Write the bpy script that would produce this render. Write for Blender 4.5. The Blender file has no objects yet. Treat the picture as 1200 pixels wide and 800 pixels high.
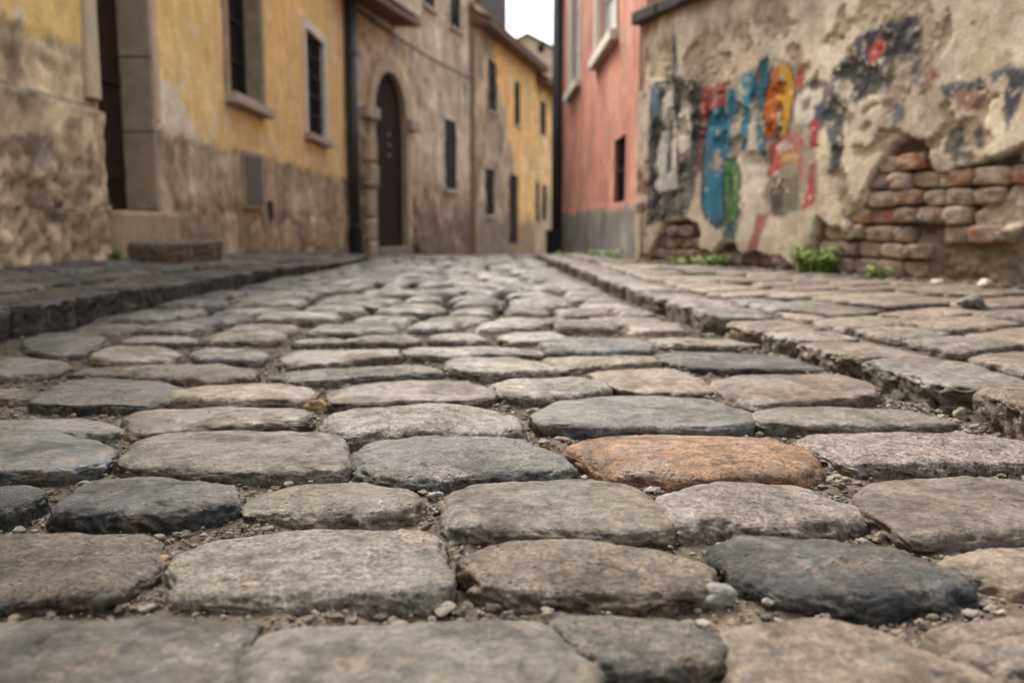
import bpy, math, random
import numpy as np
from mathutils import Vector

random.seed(7)
RNG = np.random.default_rng(11)
SC = bpy.context.scene
COL = SC.collection

# ------------------------------------------------------------------ camera geometry
F, CX, CY, HOR, CAMH = 1050.0, 600.0, 400.0, 262.0, 0.42
TH = math.atan((CY - HOR) / F)
CT, ST = math.cos(TH), math.sin(TH)

def ray(px, py):
    u, v = (px - CX) / F, (CY - py) / F
    return np.array([u, CT + v * ST, v * CT - ST])

def ground(px, py, z=0.0):
    d = ray(px, py)
    t = (z - CAMH) / d[2]
    return np.array([d[0] * t, d[1] * t])

def project(x, y, z):
    zc = y * CT - (z - CAMH) * ST
    yc = y * ST + (z - CAMH) * CT
    return CX + F * x / zc, CY - F * yc / zc

class Plane:
    """A vertical facade plane: origin, direction along it; local x along, y inward, z up."""
    def __init__(s, o, d):
        s.o = np.array(o, float); s.d = np.array(d, float); s.d /= np.linalg.norm(s.d)
        s.n = np.array([-s.d[1], s.d[0]])
    def loc(s, px, py, off=0.0):
        r = ray(px, py); o = s.o + s.n * off
        t = np.dot(o, s.n) / np.dot(r[:2], s.n)
        p = r[:2] * t
        return float(np.dot(p - s.o, s.d)), float(CAMH + r[2] * t)
    def x(s, px, py=262, off=0.0): return s.loc(px, py, off)[0]
    def poly(s, pts): return np.array([s.loc(*p) for p in pts])
    def rot(s): return math.atan2(s.d[1], s.d[0])

# ------------------------------------------------------------------ noise
_p = np.random.default_rng(5).permutation(512).astype(np.int64)
_g = np.random.default_rng(6).normal(size=(512, 3)); _g /= np.linalg.norm(_g, axis=1)[:, None]
def perlin(x, y, z):
    x, y, z = np.broadcast_arrays(np.asarray(x, float), np.asarray(y, float), np.asarray(z, float))
    xi, yi, zi = np.floor(x).astype(np.int64), np.floor(y).astype(np.int64), np.floor(z).astype(np.int64)
    xf, yf, zf = x - xi, y - yi, z - zi
    fade = lambda t: t * t * t * (t * (t * 6 - 15) + 10)
    u, v, w = fade(xf), fade(yf), fade(zf)
    def c(i, j, k):
        h = _p[(_p[(_p[(xi + i) & 511] + yi + j) & 511] + zi + k) & 511]
        g = _g[h]
        return g[..., 0] * (xf - i) + g[..., 1] * (yf - j) + g[..., 2] * (zf - k)
    l = lambda a, b, t: a + t * (b - a)
    return l(l(l(c(0,0,0), c(1,0,0), u), l(c(0,1,0), c(1,1,0), u), v),
             l(l(c(0,0,1), c(1,0,1), u), l(c(0,1,1), c(1,1,1), u), v), w) * 1.5

def fbm(x, y, z=0.0, octv=4, gain=0.5, lac=2.03):
    a, f, s = 1.0, 1.0, 0.0
    for i in range(octv):
        s = s + a * perlin(np.asarray(x) * f + 17.3 * i, np.asarray(y) * f + 9.1 * i, np.asarray(z) * f + 3.7 * i)
        a *= gain; f *= lac
    return s

def worley(x, y, seed=0):
    """F1, F2 and a random value per cell."""
    xi, yi = np.floor(x).astype(np.int64), np.floor(y).astype(np.int64)
    f1 = np.full(x.shape, 9.0); f2 = np.full(x.shape, 9.0); cid = np.zeros(x.shape)
    for i in (-1, 0, 1):
        for j in (-1, 0, 1):
            h = _p[(_p[(xi + i + seed) & 511] + yi + j) & 511]
            h2 = _p[(h + 77) & 511]; h3 = _p[(h + 191) & 511]
            d = np.hypot(xi + i + .15 + .7 * h / 511 - x, yi + j + .15 + .7 * h2 / 511 - y)
            m = d < f1
            f2 = np.where(m, f1, np.minimum(f2, d))
            cid = np.where(m, h3 / 511, cid); f1 = np.where(m, d, f1)
    return f1, f2, cid

def sst(a, b, x):
    t = np.clip((x - a) / (b - a), 0, 1)
    return t * t * (3 - 2 * t)

def mixc(a, b, m):
    return a + (np.asarray(b, float) - a) * np.asarray(m)[..., None]

def inside(poly, x, y):
    r = np.zeros(np.shape(x), bool); n = len(poly)
    for i in range(n):
        x1, y1 = poly[i]; x2, y2 = poly[(i + 1) % n]
        c = ((y1 > y) != (y2 > y)) & (x < (x2 - x1) * (y - y1) / ((y2 - y1) + 1e-12) + x1)
        r ^= c
    return r

def sdist(poly, x, y):
    """distance inside the polygon positive, outside negative"""
    d = np.full(np.shape(x), 1e9); n = len(poly)
    for i in range(n):
        a = np.array(poly[i]); b = np.array(poly[(i + 1) % n]); e = b - a
        t = np.clip(((x - a[0]) * e[0] + (y - a[1]) * e[1]) / (e @ e + 1e-12), 0, 1)
        d = np.minimum(d, np.hypot(x - a[0] - t * e[0], y - a[1] - t * e[1]))
    return np.where(inside(poly, x, y), d, -d)

# ------------------------------------------------------------------ objects
def tag(o, label=None, cat=None, group=None, kind=None):
    if label: o['label'] = label
    if cat: o['category'] = cat
    if group: o['group'] = group
    if kind: o['kind'] = kind
    return o

def empty(name, loc, rz=0.0):
    o = bpy.data.objects.new(name, None); COL.objects.link(o)
    o.location = loc; o.rotation_euler = (0, 0, rz); o.empty_display_size = .2
    return o

def mesh_obj(name, v, faces, mat=None, parent=None, smooth=True, col=None, fcol=None, loc=None):
    me = bpy.data.meshes.new(name)
    me.from_pydata([tuple(p) for p in np.asarray(v, float).tolist()], [], faces)
    if smooth: me.polygons.foreach_set('use_smooth', [True] * len(me.polygons))
    if col is not None:
        a = me.color_attributes.new('col', 'FLOAT_COLOR', 'POINT')
        c = np.ones((len(v), 4), np.float32); c[:, :3] = np.clip(col, .004, .9)
        a.data.foreach_set('color', c.ravel())
    me.update()
    o = bpy.data.objects.new(name, me); COL.objects.link(o)
    if mat: me.materials.append(mat)
    if parent: o.parent = parent
    if loc is not None: o.location = loc
    return o

class MB:
    def __init__(s): s.v = []; s.f = []; s.c = []
    def add(s, v, f, c=None):
        n = len(s.v); s.v += [tuple(p) for p in v]; s.f += [tuple(i + n for i in q) for q in f]
        if c is not None: s.c += [tuple(c)] * len(v)
        return s
    def box(s, x0, x1, y0, y1, z0, z1, c=None):
        v = [(x, y, z) for z in (z0, z1) for y in (y0, y1) for x in (x0, x1)]
        return s.add(v, [(0,2,3,1),(4,5,7,6),(0,1,5,4),(2,6,7,3),(0,4,6,2),(1,3,7,5)], c)
    def tube(s, pts, r, n=12):
        pts = [Vector(p) for p in pts]; v = []; f = []
        for i, p in enumerate(pts):
            t = (pts[min(i + 1, len(pts) - 1)] - pts[max(i - 1, 0)]).normalized()
            a = t.cross(Vector((0, 0, 1)) if abs(t.z) < .9 else Vector((1, 0, 0))).normalized(); b = t.cross(a)
            for k in range(n):
                w = 2 * math.pi * k / n
                v.append(p + (a * math.cos(w) + b * math.sin(w)) * r)
        for i in range(len(pts) - 1):
            for k in range(n):
                f.append((i*n+k, i*n+(k+1) % n, (i+1)*n+(k+1) % n, (i+1)*n+k))
        f.append(tuple(range(n))[::-1]); f.append(tuple((len(pts)-1)*n+k for k in range(n)))
        return s.add(v, f)
    def build(s, name, mat, parent=None, bevel=0.0, smooth=False, loc=None):
        o = mesh_obj(name, s.v, s.f, mat, parent, smooth, np.array(s.c) if s.c else None, loc=loc)
        if bevel:
            m = o.modifiers.new('bevel', 'BEVEL'); m.width = bevel; m.segments = 2; m.limit_method = 'ANGLE'
        return o

# ------------------------------------------------------------------ materials
def new_mat(name):
    m = bpy.data.materials.new(name); m.use_nodes = True
    nt = m.node_tree; nt.nodes.clear()
    out = nt.nodes.new('ShaderNodeOutputMaterial'); b = nt.nodes.new('ShaderNodeBsdfPrincipled')
    nt.links.new(b.outputs[0], out.inputs[0])
    return m, nt, b

def N(nt, t, **kw):
    n = nt.nodes.new(t)
    for k, v in kw.items():
        if k in n.inputs: n.inputs[k].default_value = v
        else: setattr(n, k, v)
    return n

def noise_node(nt, vec, scale, detail=5, rough=.55, dist=0.0):
    n = N(nt, 'ShaderNodeTexNoise'); n.inputs['Scale'].default_value = scale
    n.inputs['Detail'].default_value = detail; n.inputs['Roughness'].default_value = rough
    n.inputs['Distortion'].default_value = dist
    nt.links.new(vec, n.inputs['Vector']); return n.outputs['Fac']

def maprange(nt, val, a, b, c, d):
    n = N(nt, 'ShaderNodeMapRange'); nt.links.new(val, n.inputs[0])
    for i, x in enumerate((a, b, c, d)): n.inputs[i + 1].default_value = x
    return n.outputs[0]

def mathn(nt, op, a, b):
    n = N(nt, 'ShaderNodeMath', operation=op)
    for i, x in enumerate((a, b)):
        if isinstance(x, (int, float)): n.inputs[i].default_value = x
        else: nt.links.new(x, n.inputs[i])
    return n.outputs[0]

def mulcol(nt, col, fac):
    n = N(nt, 'ShaderNodeVectorMath', operation='SCALE'); nt.links.new(col, n.inputs[0]); nt.links.new(fac, n.inputs['Scale'])
    return n.outputs[0]

def mixrgb(nt, fac, a, b):
    n = N(nt, 'ShaderNodeMix', data_type='RGBA')
    nt.links.new(fac, n.inputs[0])
    for s, x in ((6, a), (7, b)):
        if isinstance(x, tuple): n.inputs[s].default_value = (*x, 1)
        else: nt.links.new(x, n.inputs[s])
    return n.outputs[2]

def stone_mat(name, source, rlo=.72, rhi=.31, spec=.29, contrast=1.0):
    m, nt, b = new_mat(name)
    tc = N(nt, 'ShaderNodeTexCoord'); vec = tc.outputs['Object']
    if source == 'object':
        oi = N(nt, 'ShaderNodeObjectInfo'); base = oi.outputs['Color']
        mu = mathn(nt, 'MULTIPLY', oi.outputs['Random'], 60.0)
        ad = N(nt, 'ShaderNodeVectorMath', operation='ADD'); nt.links.new(vec, ad.inputs[0]); nt.links.new(mu, ad.inputs[1]); vec = ad.outputs[0]
    else:
        at = N(nt, 'ShaderNodeAttribute', attribute_name='col'); base = at.outputs['Color']
    a = noise_node(nt, vec, 7, 5, .6, .6); bb = noise_node(nt, vec, 38, 8, .68, .3)
    c = noise_node(nt, vec, 170, 6, .72); d = noise_node(nt, vec, 16, 4, .6, 1.2)
    k = contrast
    f = mathn(nt, 'MULTIPLY', maprange(nt, a, .38, .62, 1 - .30 * k, 1 + .30 * k), maprange(nt, bb, .38, .62, 1 - .50 * k, 1 + .50 * k))
    rnd = oi.outputs['Random'] if source == 'object' else a
    gr = maprange(nt, rnd, 0, 1, .40, .95)                           # how grainy this stone is
    cen = mathn(nt, 'MULTIPLY', maprange(nt, c, .36, .64, -1, 1), gr)
    f = mathn(nt, 'MULTIPLY', f, mathn(nt, 'ADD', cen, 1.0))
    warm = mixrgb(nt, maprange(nt, d, .50, .64, 0, .55), base, (.115, .082, .056))
    cool = mixrgb(nt, maprange(nt, a, .53, .68, 0, .4), warm, (.078, .079, .078))
    col = mulcol(nt, cool, f)
    # dark pits, rusty flecks and pale worn patches in the stone
    vo = N(nt, 'ShaderNodeTexVoronoi'); vo.inputs['Scale'].default_value = 70; vo.inputs['Randomness'].default_value = 1.0
    wv = N(nt, 'ShaderNodeVectorMath', operation='MULTIPLY_ADD'); nz = N(nt, 'ShaderNodeTexNoise'); nz.inputs['Scale'].default_value = 60; nt.links.new(vec, nz.inputs['Vector'])
    nt.links.new(nz.outputs['Color'], wv.inputs[0]); wv.inputs[1].default_value = (.02, .02, .02); nt.links.new(vec, wv.inputs[2])
    nt.links.new(wv.outputs[0], vo.inputs['Vector'])
    pit = mathn(nt, 'MULTIPLY', maprange(nt, vo.outputs['Distance'], .14, .34, 1, 0), maprange(nt, d, .44, .54, 0, 1))
    pit = mathn(nt, 'MULTIPLY', pit, maprange(nt, rnd, .15, .9, .1, 1))
    col = mixrgb(nt, mathn(nt, 'MULTIPLY', pit, .9), col, (.022, .02, .017))
    pale = maprange(nt, noise_node(nt, vec, 26, 8, .75, .6), .55, .70, 0, .42)
    col = mixrgb(nt, pale, col, (.185, .168, .143))
    nt.links.new(col, b.inputs['Base Color'])
    nt.links.new(mathn(nt, 'ADD', maprange(nt, a, .42, .64, rlo, rhi), maprange(nt, bb, .35, .65, .08, -.06)), b.inputs['Roughness'])
    b.inputs['Specular IOR Level'].default_value = spec
    h = mathn(nt, 'ADD', mathn(nt, 'MULTIPLY', bb, 1.0), mathn(nt, 'MULTIPLY', c, gr))
    h = mathn(nt, 'SUBTRACT', h, mathn(nt, 'MULTIPLY', pit, .9))
    bp = N(nt, 'ShaderNodeBump'); bp.inputs['Strength'].default_value = .9; bp.inputs['Distance'].default_value = .0065
    nt.links.new(h, bp.inputs['Height']); nt.links.new(bp.outputs[0], b.inputs['Normal'])
    return m

def attr_mat(name, rough=.9, var=.2, scale=12, bump=.6, bdist=.01, spec=.3, bscale=30):
    m, nt, b = new_mat(name)
    tc = N(nt, 'ShaderNodeTexCoord'); vec = tc.outputs['Object']
    at = N(nt, 'ShaderNodeAttribute', attribute_name='col')
    a = noise_node(nt, vec, scale, 7, .65, .3); c = noise_node(nt, vec, bscale, 8, .7)
    f = mathn(nt, 'MULTIPLY', maprange(nt, a, .3, .7, 1 - var, 1 + var), maprange(nt, c, .3, .7, 1 - var * .8, 1 + var * .8))
    nt.links.new(mulcol(nt, at.outputs['Color'], f), b.inputs['Base Color'])
    b.inputs['Roughness'].default_value = rough; b.inputs['Specular IOR Level'].default_value = spec
    bp = N(nt, 'ShaderNodeBump'); bp.inputs['Strength'].default_value = bump; bp.inputs['Distance'].default_value = bdist
    nt.links.new(c, bp.inputs['Height']); nt.links.new(bp.outputs[0], b.inputs['Normal'])
    return m

def plain_mat(name, color, rough=.8, var=.2, scale=15, bump=.4, spec=.4, metal=0.0, bdist=.005):
    m, nt, b = new_mat(name)
    tc = N(nt, 'ShaderNodeTexCoord'); vec = tc.outputs['Object']
    a = noise_node(nt, vec, scale, 7, .65, .3)
    rgb = N(nt, 'ShaderNodeRGB'); rgb.outputs[0].default_value = (*color, 1)
    nt.links.new(mulcol(nt, rgb.outputs[0], maprange(nt, a, .3, .7, 1 - var, 1 + var)), b.inputs['Base Color'])
    b.inputs['Roughness'].default_value = rough; b.inputs['Specular IOR Level'].default_value = spec; b.inputs['Metallic'].default_value = metal
    bp = N(nt, 'ShaderNodeBump'); bp.inputs['Strength'].default_value = bump; bp.inputs['Distance'].default_value = bdist
    nt.links.new(a, bp.inputs['Height']); nt.links.new(bp.outputs[0], b.inputs['Normal'])
    return m

M = dict(
    stone=stone_mat('cobble_stone', 'object'),
    stone_attr=stone_mat('cobble_stone_far', 'attr'),
    kerb=stone_mat('kerb_stone_rough', 'object', .75, .45, .3, 1.0),
    dirt=attr_mat('joint_soil', .95, .3, 30, .8, .006, .2, 140),
    pebble=attr_mat('pebble_stone', .8, .25, 60, .5, .002, .3, 300),
    plaster=attr_mat('weathered_plaster', .92, .2, 5, .7, .02, .2, 22),
    ruin=attr_mat('crumbling_plaster', .95, .2, 9, .9, .018, .15, 45),
    brick=attr_mat('old_brick', .95, .25, 20, .8, .01, .15, 60),
    trim=plain_mat('stone_trim', (.34, .29, .225), .85, .25, 9),
    whitetrim=plain_mat('painted_trim', (.58, .54, .47), .8, .12, 8),
    frame=plain_mat('window_frame_stone', (.27, .21, .145), .9, .3, 7, .5, .3, 0, .01),
    beigetrim=plain_mat('beige_trim', (.43, .35, .23), .85, .18, 8),
    darkwood=plain_mat('dark_wood', (.024, .013, .009), .85, .35, 12, spec=.12),
    jamb=plain_mat('jamb_stone', (.29, .225, .15), .9, .25, 6, .6, .3, 0, .012),
    jambpale=plain_mat('pier_stone', (.33, .265, .18), .9, .35, 4, .6, .3, 0, .015),
    step=plain_mat('step_stone', (.2, .175, .14), .85, .3, 9, .6, .3, 0, .01),
    glass=plain_mat('dark_glass', (.010, .011, .012), .35, .2, 2, .05, .05),
    greyglass=plain_mat('pale_blind', (.5, .5, .47), .5, .08, 3, .05, .4),
    iron=plain_mat('dark_iron', (.022, .022, .023), .7, .2, 20, .2, .2, .0),
    pipe=plain_mat('drainpipe_metal', (.052, .06, .06), .5, .25, 8, .2, .5, .3),
    hatch=plain_mat('grey_hatch', (.085, .075, .062), .75, .25, 12),
    tile=plain_mat('roof_tile', (.10, .066, .05), .85, .35, 6),
    soffit=plain_mat('eave_wood', (.15, .09, .06), .8, .3, 6),
    chimney=plain_mat('chimney_render', (.07, .06, .055), .9, .25, 4),
)

# ------------------------------------------------------------------ ground levels
def zr(x, y):
    y = np.asarray(y, float)
    return -.03 * np.maximum(0, y - 10.5) * sst(10, 15, y)
LK = ([-3, 3.3, 6.7, 9.8, 12.6, 15.6, 16], [-1.93, -1.92, -1.86, -1.66, -2.0, -2.72, -2.8])
RK = ([-3, 1.8, 2.5, 3.4, 4.6, 6.3, 10.2, 14, 18], [1.06, 1.02, .95, .82, .715, .60, .40, .33, .36])
kl = lambda y: np.interp(y, *LK)
kr = lambda y: np.interp(y, *RK)
LW = -2.9
def zl_kerb(y): return np.interp(y, [0, 3.5, 6, 9, 12, 15.6], [.10, .10, .085, .05, .012, -.10])
def zl_wall(y): return np.interp(y, [0, 6.5, 9, 12, 15.6], [.20, .19, .13, .05, -.10])
def zleft(x, y):
    t = np.clip((kl(y) - x) / np.maximum(.05, kl(y) - LW), 0, 1)
    return zl_kerb(y) + (zl_wall(y) - zl_kerb(y)) * t
def rwall(y):
    return np.where(np.asarray(y) < 8.75, 1.2 - .381 * (np.asarray(y) - 8.7), 1.23 - .0286 * (np.asarray(y) - 8.9))
def zr_kerb(y): return np.interp(y, [0, 5, 9, 12, 18], [.052, .052, .05, .01, -.18])
def zr_wall(y): return np.interp(y, [0, 5, 9, 12, 18], [.11, .11, .085, .02, -.18])
def zright(x, y):
    t = np.clip((x - kr(y)) / np.maximum(.05, rwall(y) - kr(y)), 0, 1)
    return zr_kerb(y) + (zr_wall(y) - zr_kerb(y)) * t

# ------------------------------------------------------------------ stones
def chaikin(p, it=2, w=.15):
    for _ in range(it):
        q = np.roll(p, -1, 0)
        p = np.stack([p * (1 - w) + q * w, p * w + q * (1 - w)], 1).reshape(-1, 2)
    return p

def resample(p, n):
    q = np.vstack([p, p[:1]]); d = np.r_[0, np.cumsum(np.hypot(*np.diff(q, axis=0).T))]
    s = np.linspace(0, d[-1], n, endpoint=False)
    return np.stack([np.interp(s, d, q[:, 0]), np.interp(s, d, q[:, 1])], 1)

def area_centroid(p):
    q = np.roll(p, -1, 0); c = p[:, 0] * q[:, 1] - q[:, 0] * p[:, 1]; A = c.sum() / 2
    return A, np.array([((p + q)[:, 0] * c).sum(), ((p + q)[:, 1] * c).sum()]) / (6 * A)

_faces = {}
def stone_faces(n, R):
    if (n, R) not in _faces:
        f = [(0, 1 + k, 1 + (k + 1) % n) for k in range(n)]
        for r in range(R - 1):
            a, b = 1 + r * n, 1 + (r + 1) * n
            f += [(a + k, b + k, b + (k + 1) % n, a + (k + 1) % n) for k in range(n)]
        _faces[(n, R)] = f
    return _faces[(n, R)]

def stone_geo(poly, H=.05, rc=.03, dome=.01, n=96, R=34, seed=0, rough=1.0, drop=.06, soft=2, tilt=(0, 0), squ=2.0):
    """plan polygon -> (centre, local verts, faces); top near local z=0, flanks run down to -drop-..."""
    p = np.asarray(poly, float)
    if area_centroid(p)[0] < 0: p = p[::-1]
    p = resample(chaikin(p, soft), n)
    A, c = area_centroid(p); b = p - c
    so = seed * 3.17
    t = np.roll(b, -1, 0) - np.roll(b, 1, 0); t /= np.linalg.norm(t, axis=1)[:, None] + 1e-9
    nrm = np.stack([t[:, 1], -t[:, 0]], 1)
    b = b + nrm * (fbm(b[:, 0] * 14 + so, b[:, 1] * 14, so, 4) * .0055 * rough)[:, None]
    dn = np.maximum(.015, (b * nrm).sum(1))
    rcv = np.minimum(rc * (1 + .7 * fbm(b[:, 0] * 9 + so, b[:, 1] * 9 + 5, so, 3)), dn * .8); rcv = np.maximum(rcv, .25 * rc)
    nt_ = int(R * (.42 if H < .1 else .3)); ne = int(R * (.38 if H < .1 else .32)); ns = R - nt_ - ne
    V = [np.array([[0, 0, dome]])]
    for k in range(1, nt_ + 1):
        fr = k / nt_                                   # 0..1 over the top plateau
        rho = (1 - rcv / dn) * fr
        V.append(np.c_[b * rho[:, None], dome * (1 - rho ** 2)])
    for k in range(1, ne + 1):
        a = k / ne * math.pi / 2
        d = rcv * (1 - math.sin(a) ** (2 / squ)); rho = 1 - d / dn
        V.append(np.c_[b * rho[:, None], dome * (1 - rho ** 2) - np.minimum(rcv, H * .8) * (1 - math.cos(a) ** (2 / squ))])
    z0 = V[-1][:, 2]
    for k in range(1, ns + 1):
        fr = k / ns
        V.append(np.c_[b * (1 - .05 * fr), z0 * (1 - fr) - (H + drop) * fr])
    v = np.vstack(V); v[:, 2] += v[:, 0] * tilt[0] + v[:, 1] * tilt[1]
    # displacement along the normals
    g = v[1:].reshape(R, n, 3)
    tu = np.roll(g, -1, 1) - np.roll(g, 1, 1); tr = np.gradient(g, axis=0)
    nn = np.cross(tr, tu); nn /= np.linalg.norm(nn, axis=2)[..., None] + 1e-12
    if nn[0, :, 2].mean() < 0: nn = -nn
    x, y, z = g[..., 0] + so, g[..., 1] - so * .7, g[..., 2] + so * .3
    low = fbm(x * 8, y * 8, z * 8, 2) * .0055
    mid = fbm(x * 34, y * 34, z * 34, 3) * .0028
    fine = fbm(x * 130, y * 130, z * 130, 3) * .0019
    q = fbm(x * 13 + 4, y * 13, z * 26, 3) * 2.2
    flake = (np.floor(q) + sst(.35, .65, q - np.floor(q)) - q) * .0024
    edge = np.clip(1 - nn[..., 2], 0, 1)
    chip = np.clip(fbm(x * 26, y * 26, z * 40 + 8, 3) - .12, 0, 1) * -.015 * sst(.05, .4, edge)
    crk = -np.clip(.05 - np.abs(fbm(x * 8 + 30, y * 8, z * 8, 3)), 0, 1) * .09 * (0.5 + 0.5 * np.sin(seed * 1.7))
    wear = .35 + .65 * sst(.12, .5, edge)                # foot-polished tops, rough flanks
    d = (low * .8 + (mid * (.8 + edge) + fine * (.8 + edge) + flake * (.4 + edge)) * wear + chip + crk * .7) * rough
    fade = np.ones(R); fade[:2] = (.5, .8)
    g = g + nn * (d * fade[:, None])[..., None]
    v[1:] = g.reshape(-1, 3); v[0, 2] = g[0, :, 2].mean()
    return c, v, stone_faces(n, R)

PAL = {
    'darkblue': (.066, .068, .072), 'bluegrey': (.150, .150, .145), 'grey': (.20, .182, .155), 'browngrey': (.185, .155, .122),
    'brown': (.168, .125, .092), 'tan': (.285, .228, .165), 'lightgrey': (.345, .315, .27), 'orange': (.40, .20, .085), 'purple': (.172, .148, .134),
    'palebrown': (.235, .185, .138), 'darkgrey': (.098, .092, .083),
}
PALNAME = {'darkblue': 'dark blue-grey', 'bluegrey': 'cool blue-grey', 'grey': 'plain grey', 'browngrey': 'brown-grey', 'brown': 'brown',
           'tan': 'tan', 'lightgrey': 'light grey', 'orange': 'orange', 'purple': 'purplish grey', 'palebrown': 'pale brown', 'darkgrey': 'dark grey'}

def place_stone(name, poly, z, colkey, label, cat, group, mat=None, jit=.08, far=1.0, **kw):
    c, v, f = stone_geo(poly, **kw)
    o = mesh_obj(name, v, f, mat or M['stone'], loc=(c[0], c[1], z))
    if name == 'paving_stone': far = 1.22
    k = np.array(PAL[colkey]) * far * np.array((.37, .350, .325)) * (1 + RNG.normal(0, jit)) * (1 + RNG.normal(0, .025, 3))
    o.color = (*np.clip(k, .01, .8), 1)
    return tag(o, label, cat, group)

CG = 'cobblestones paving the lane'
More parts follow.
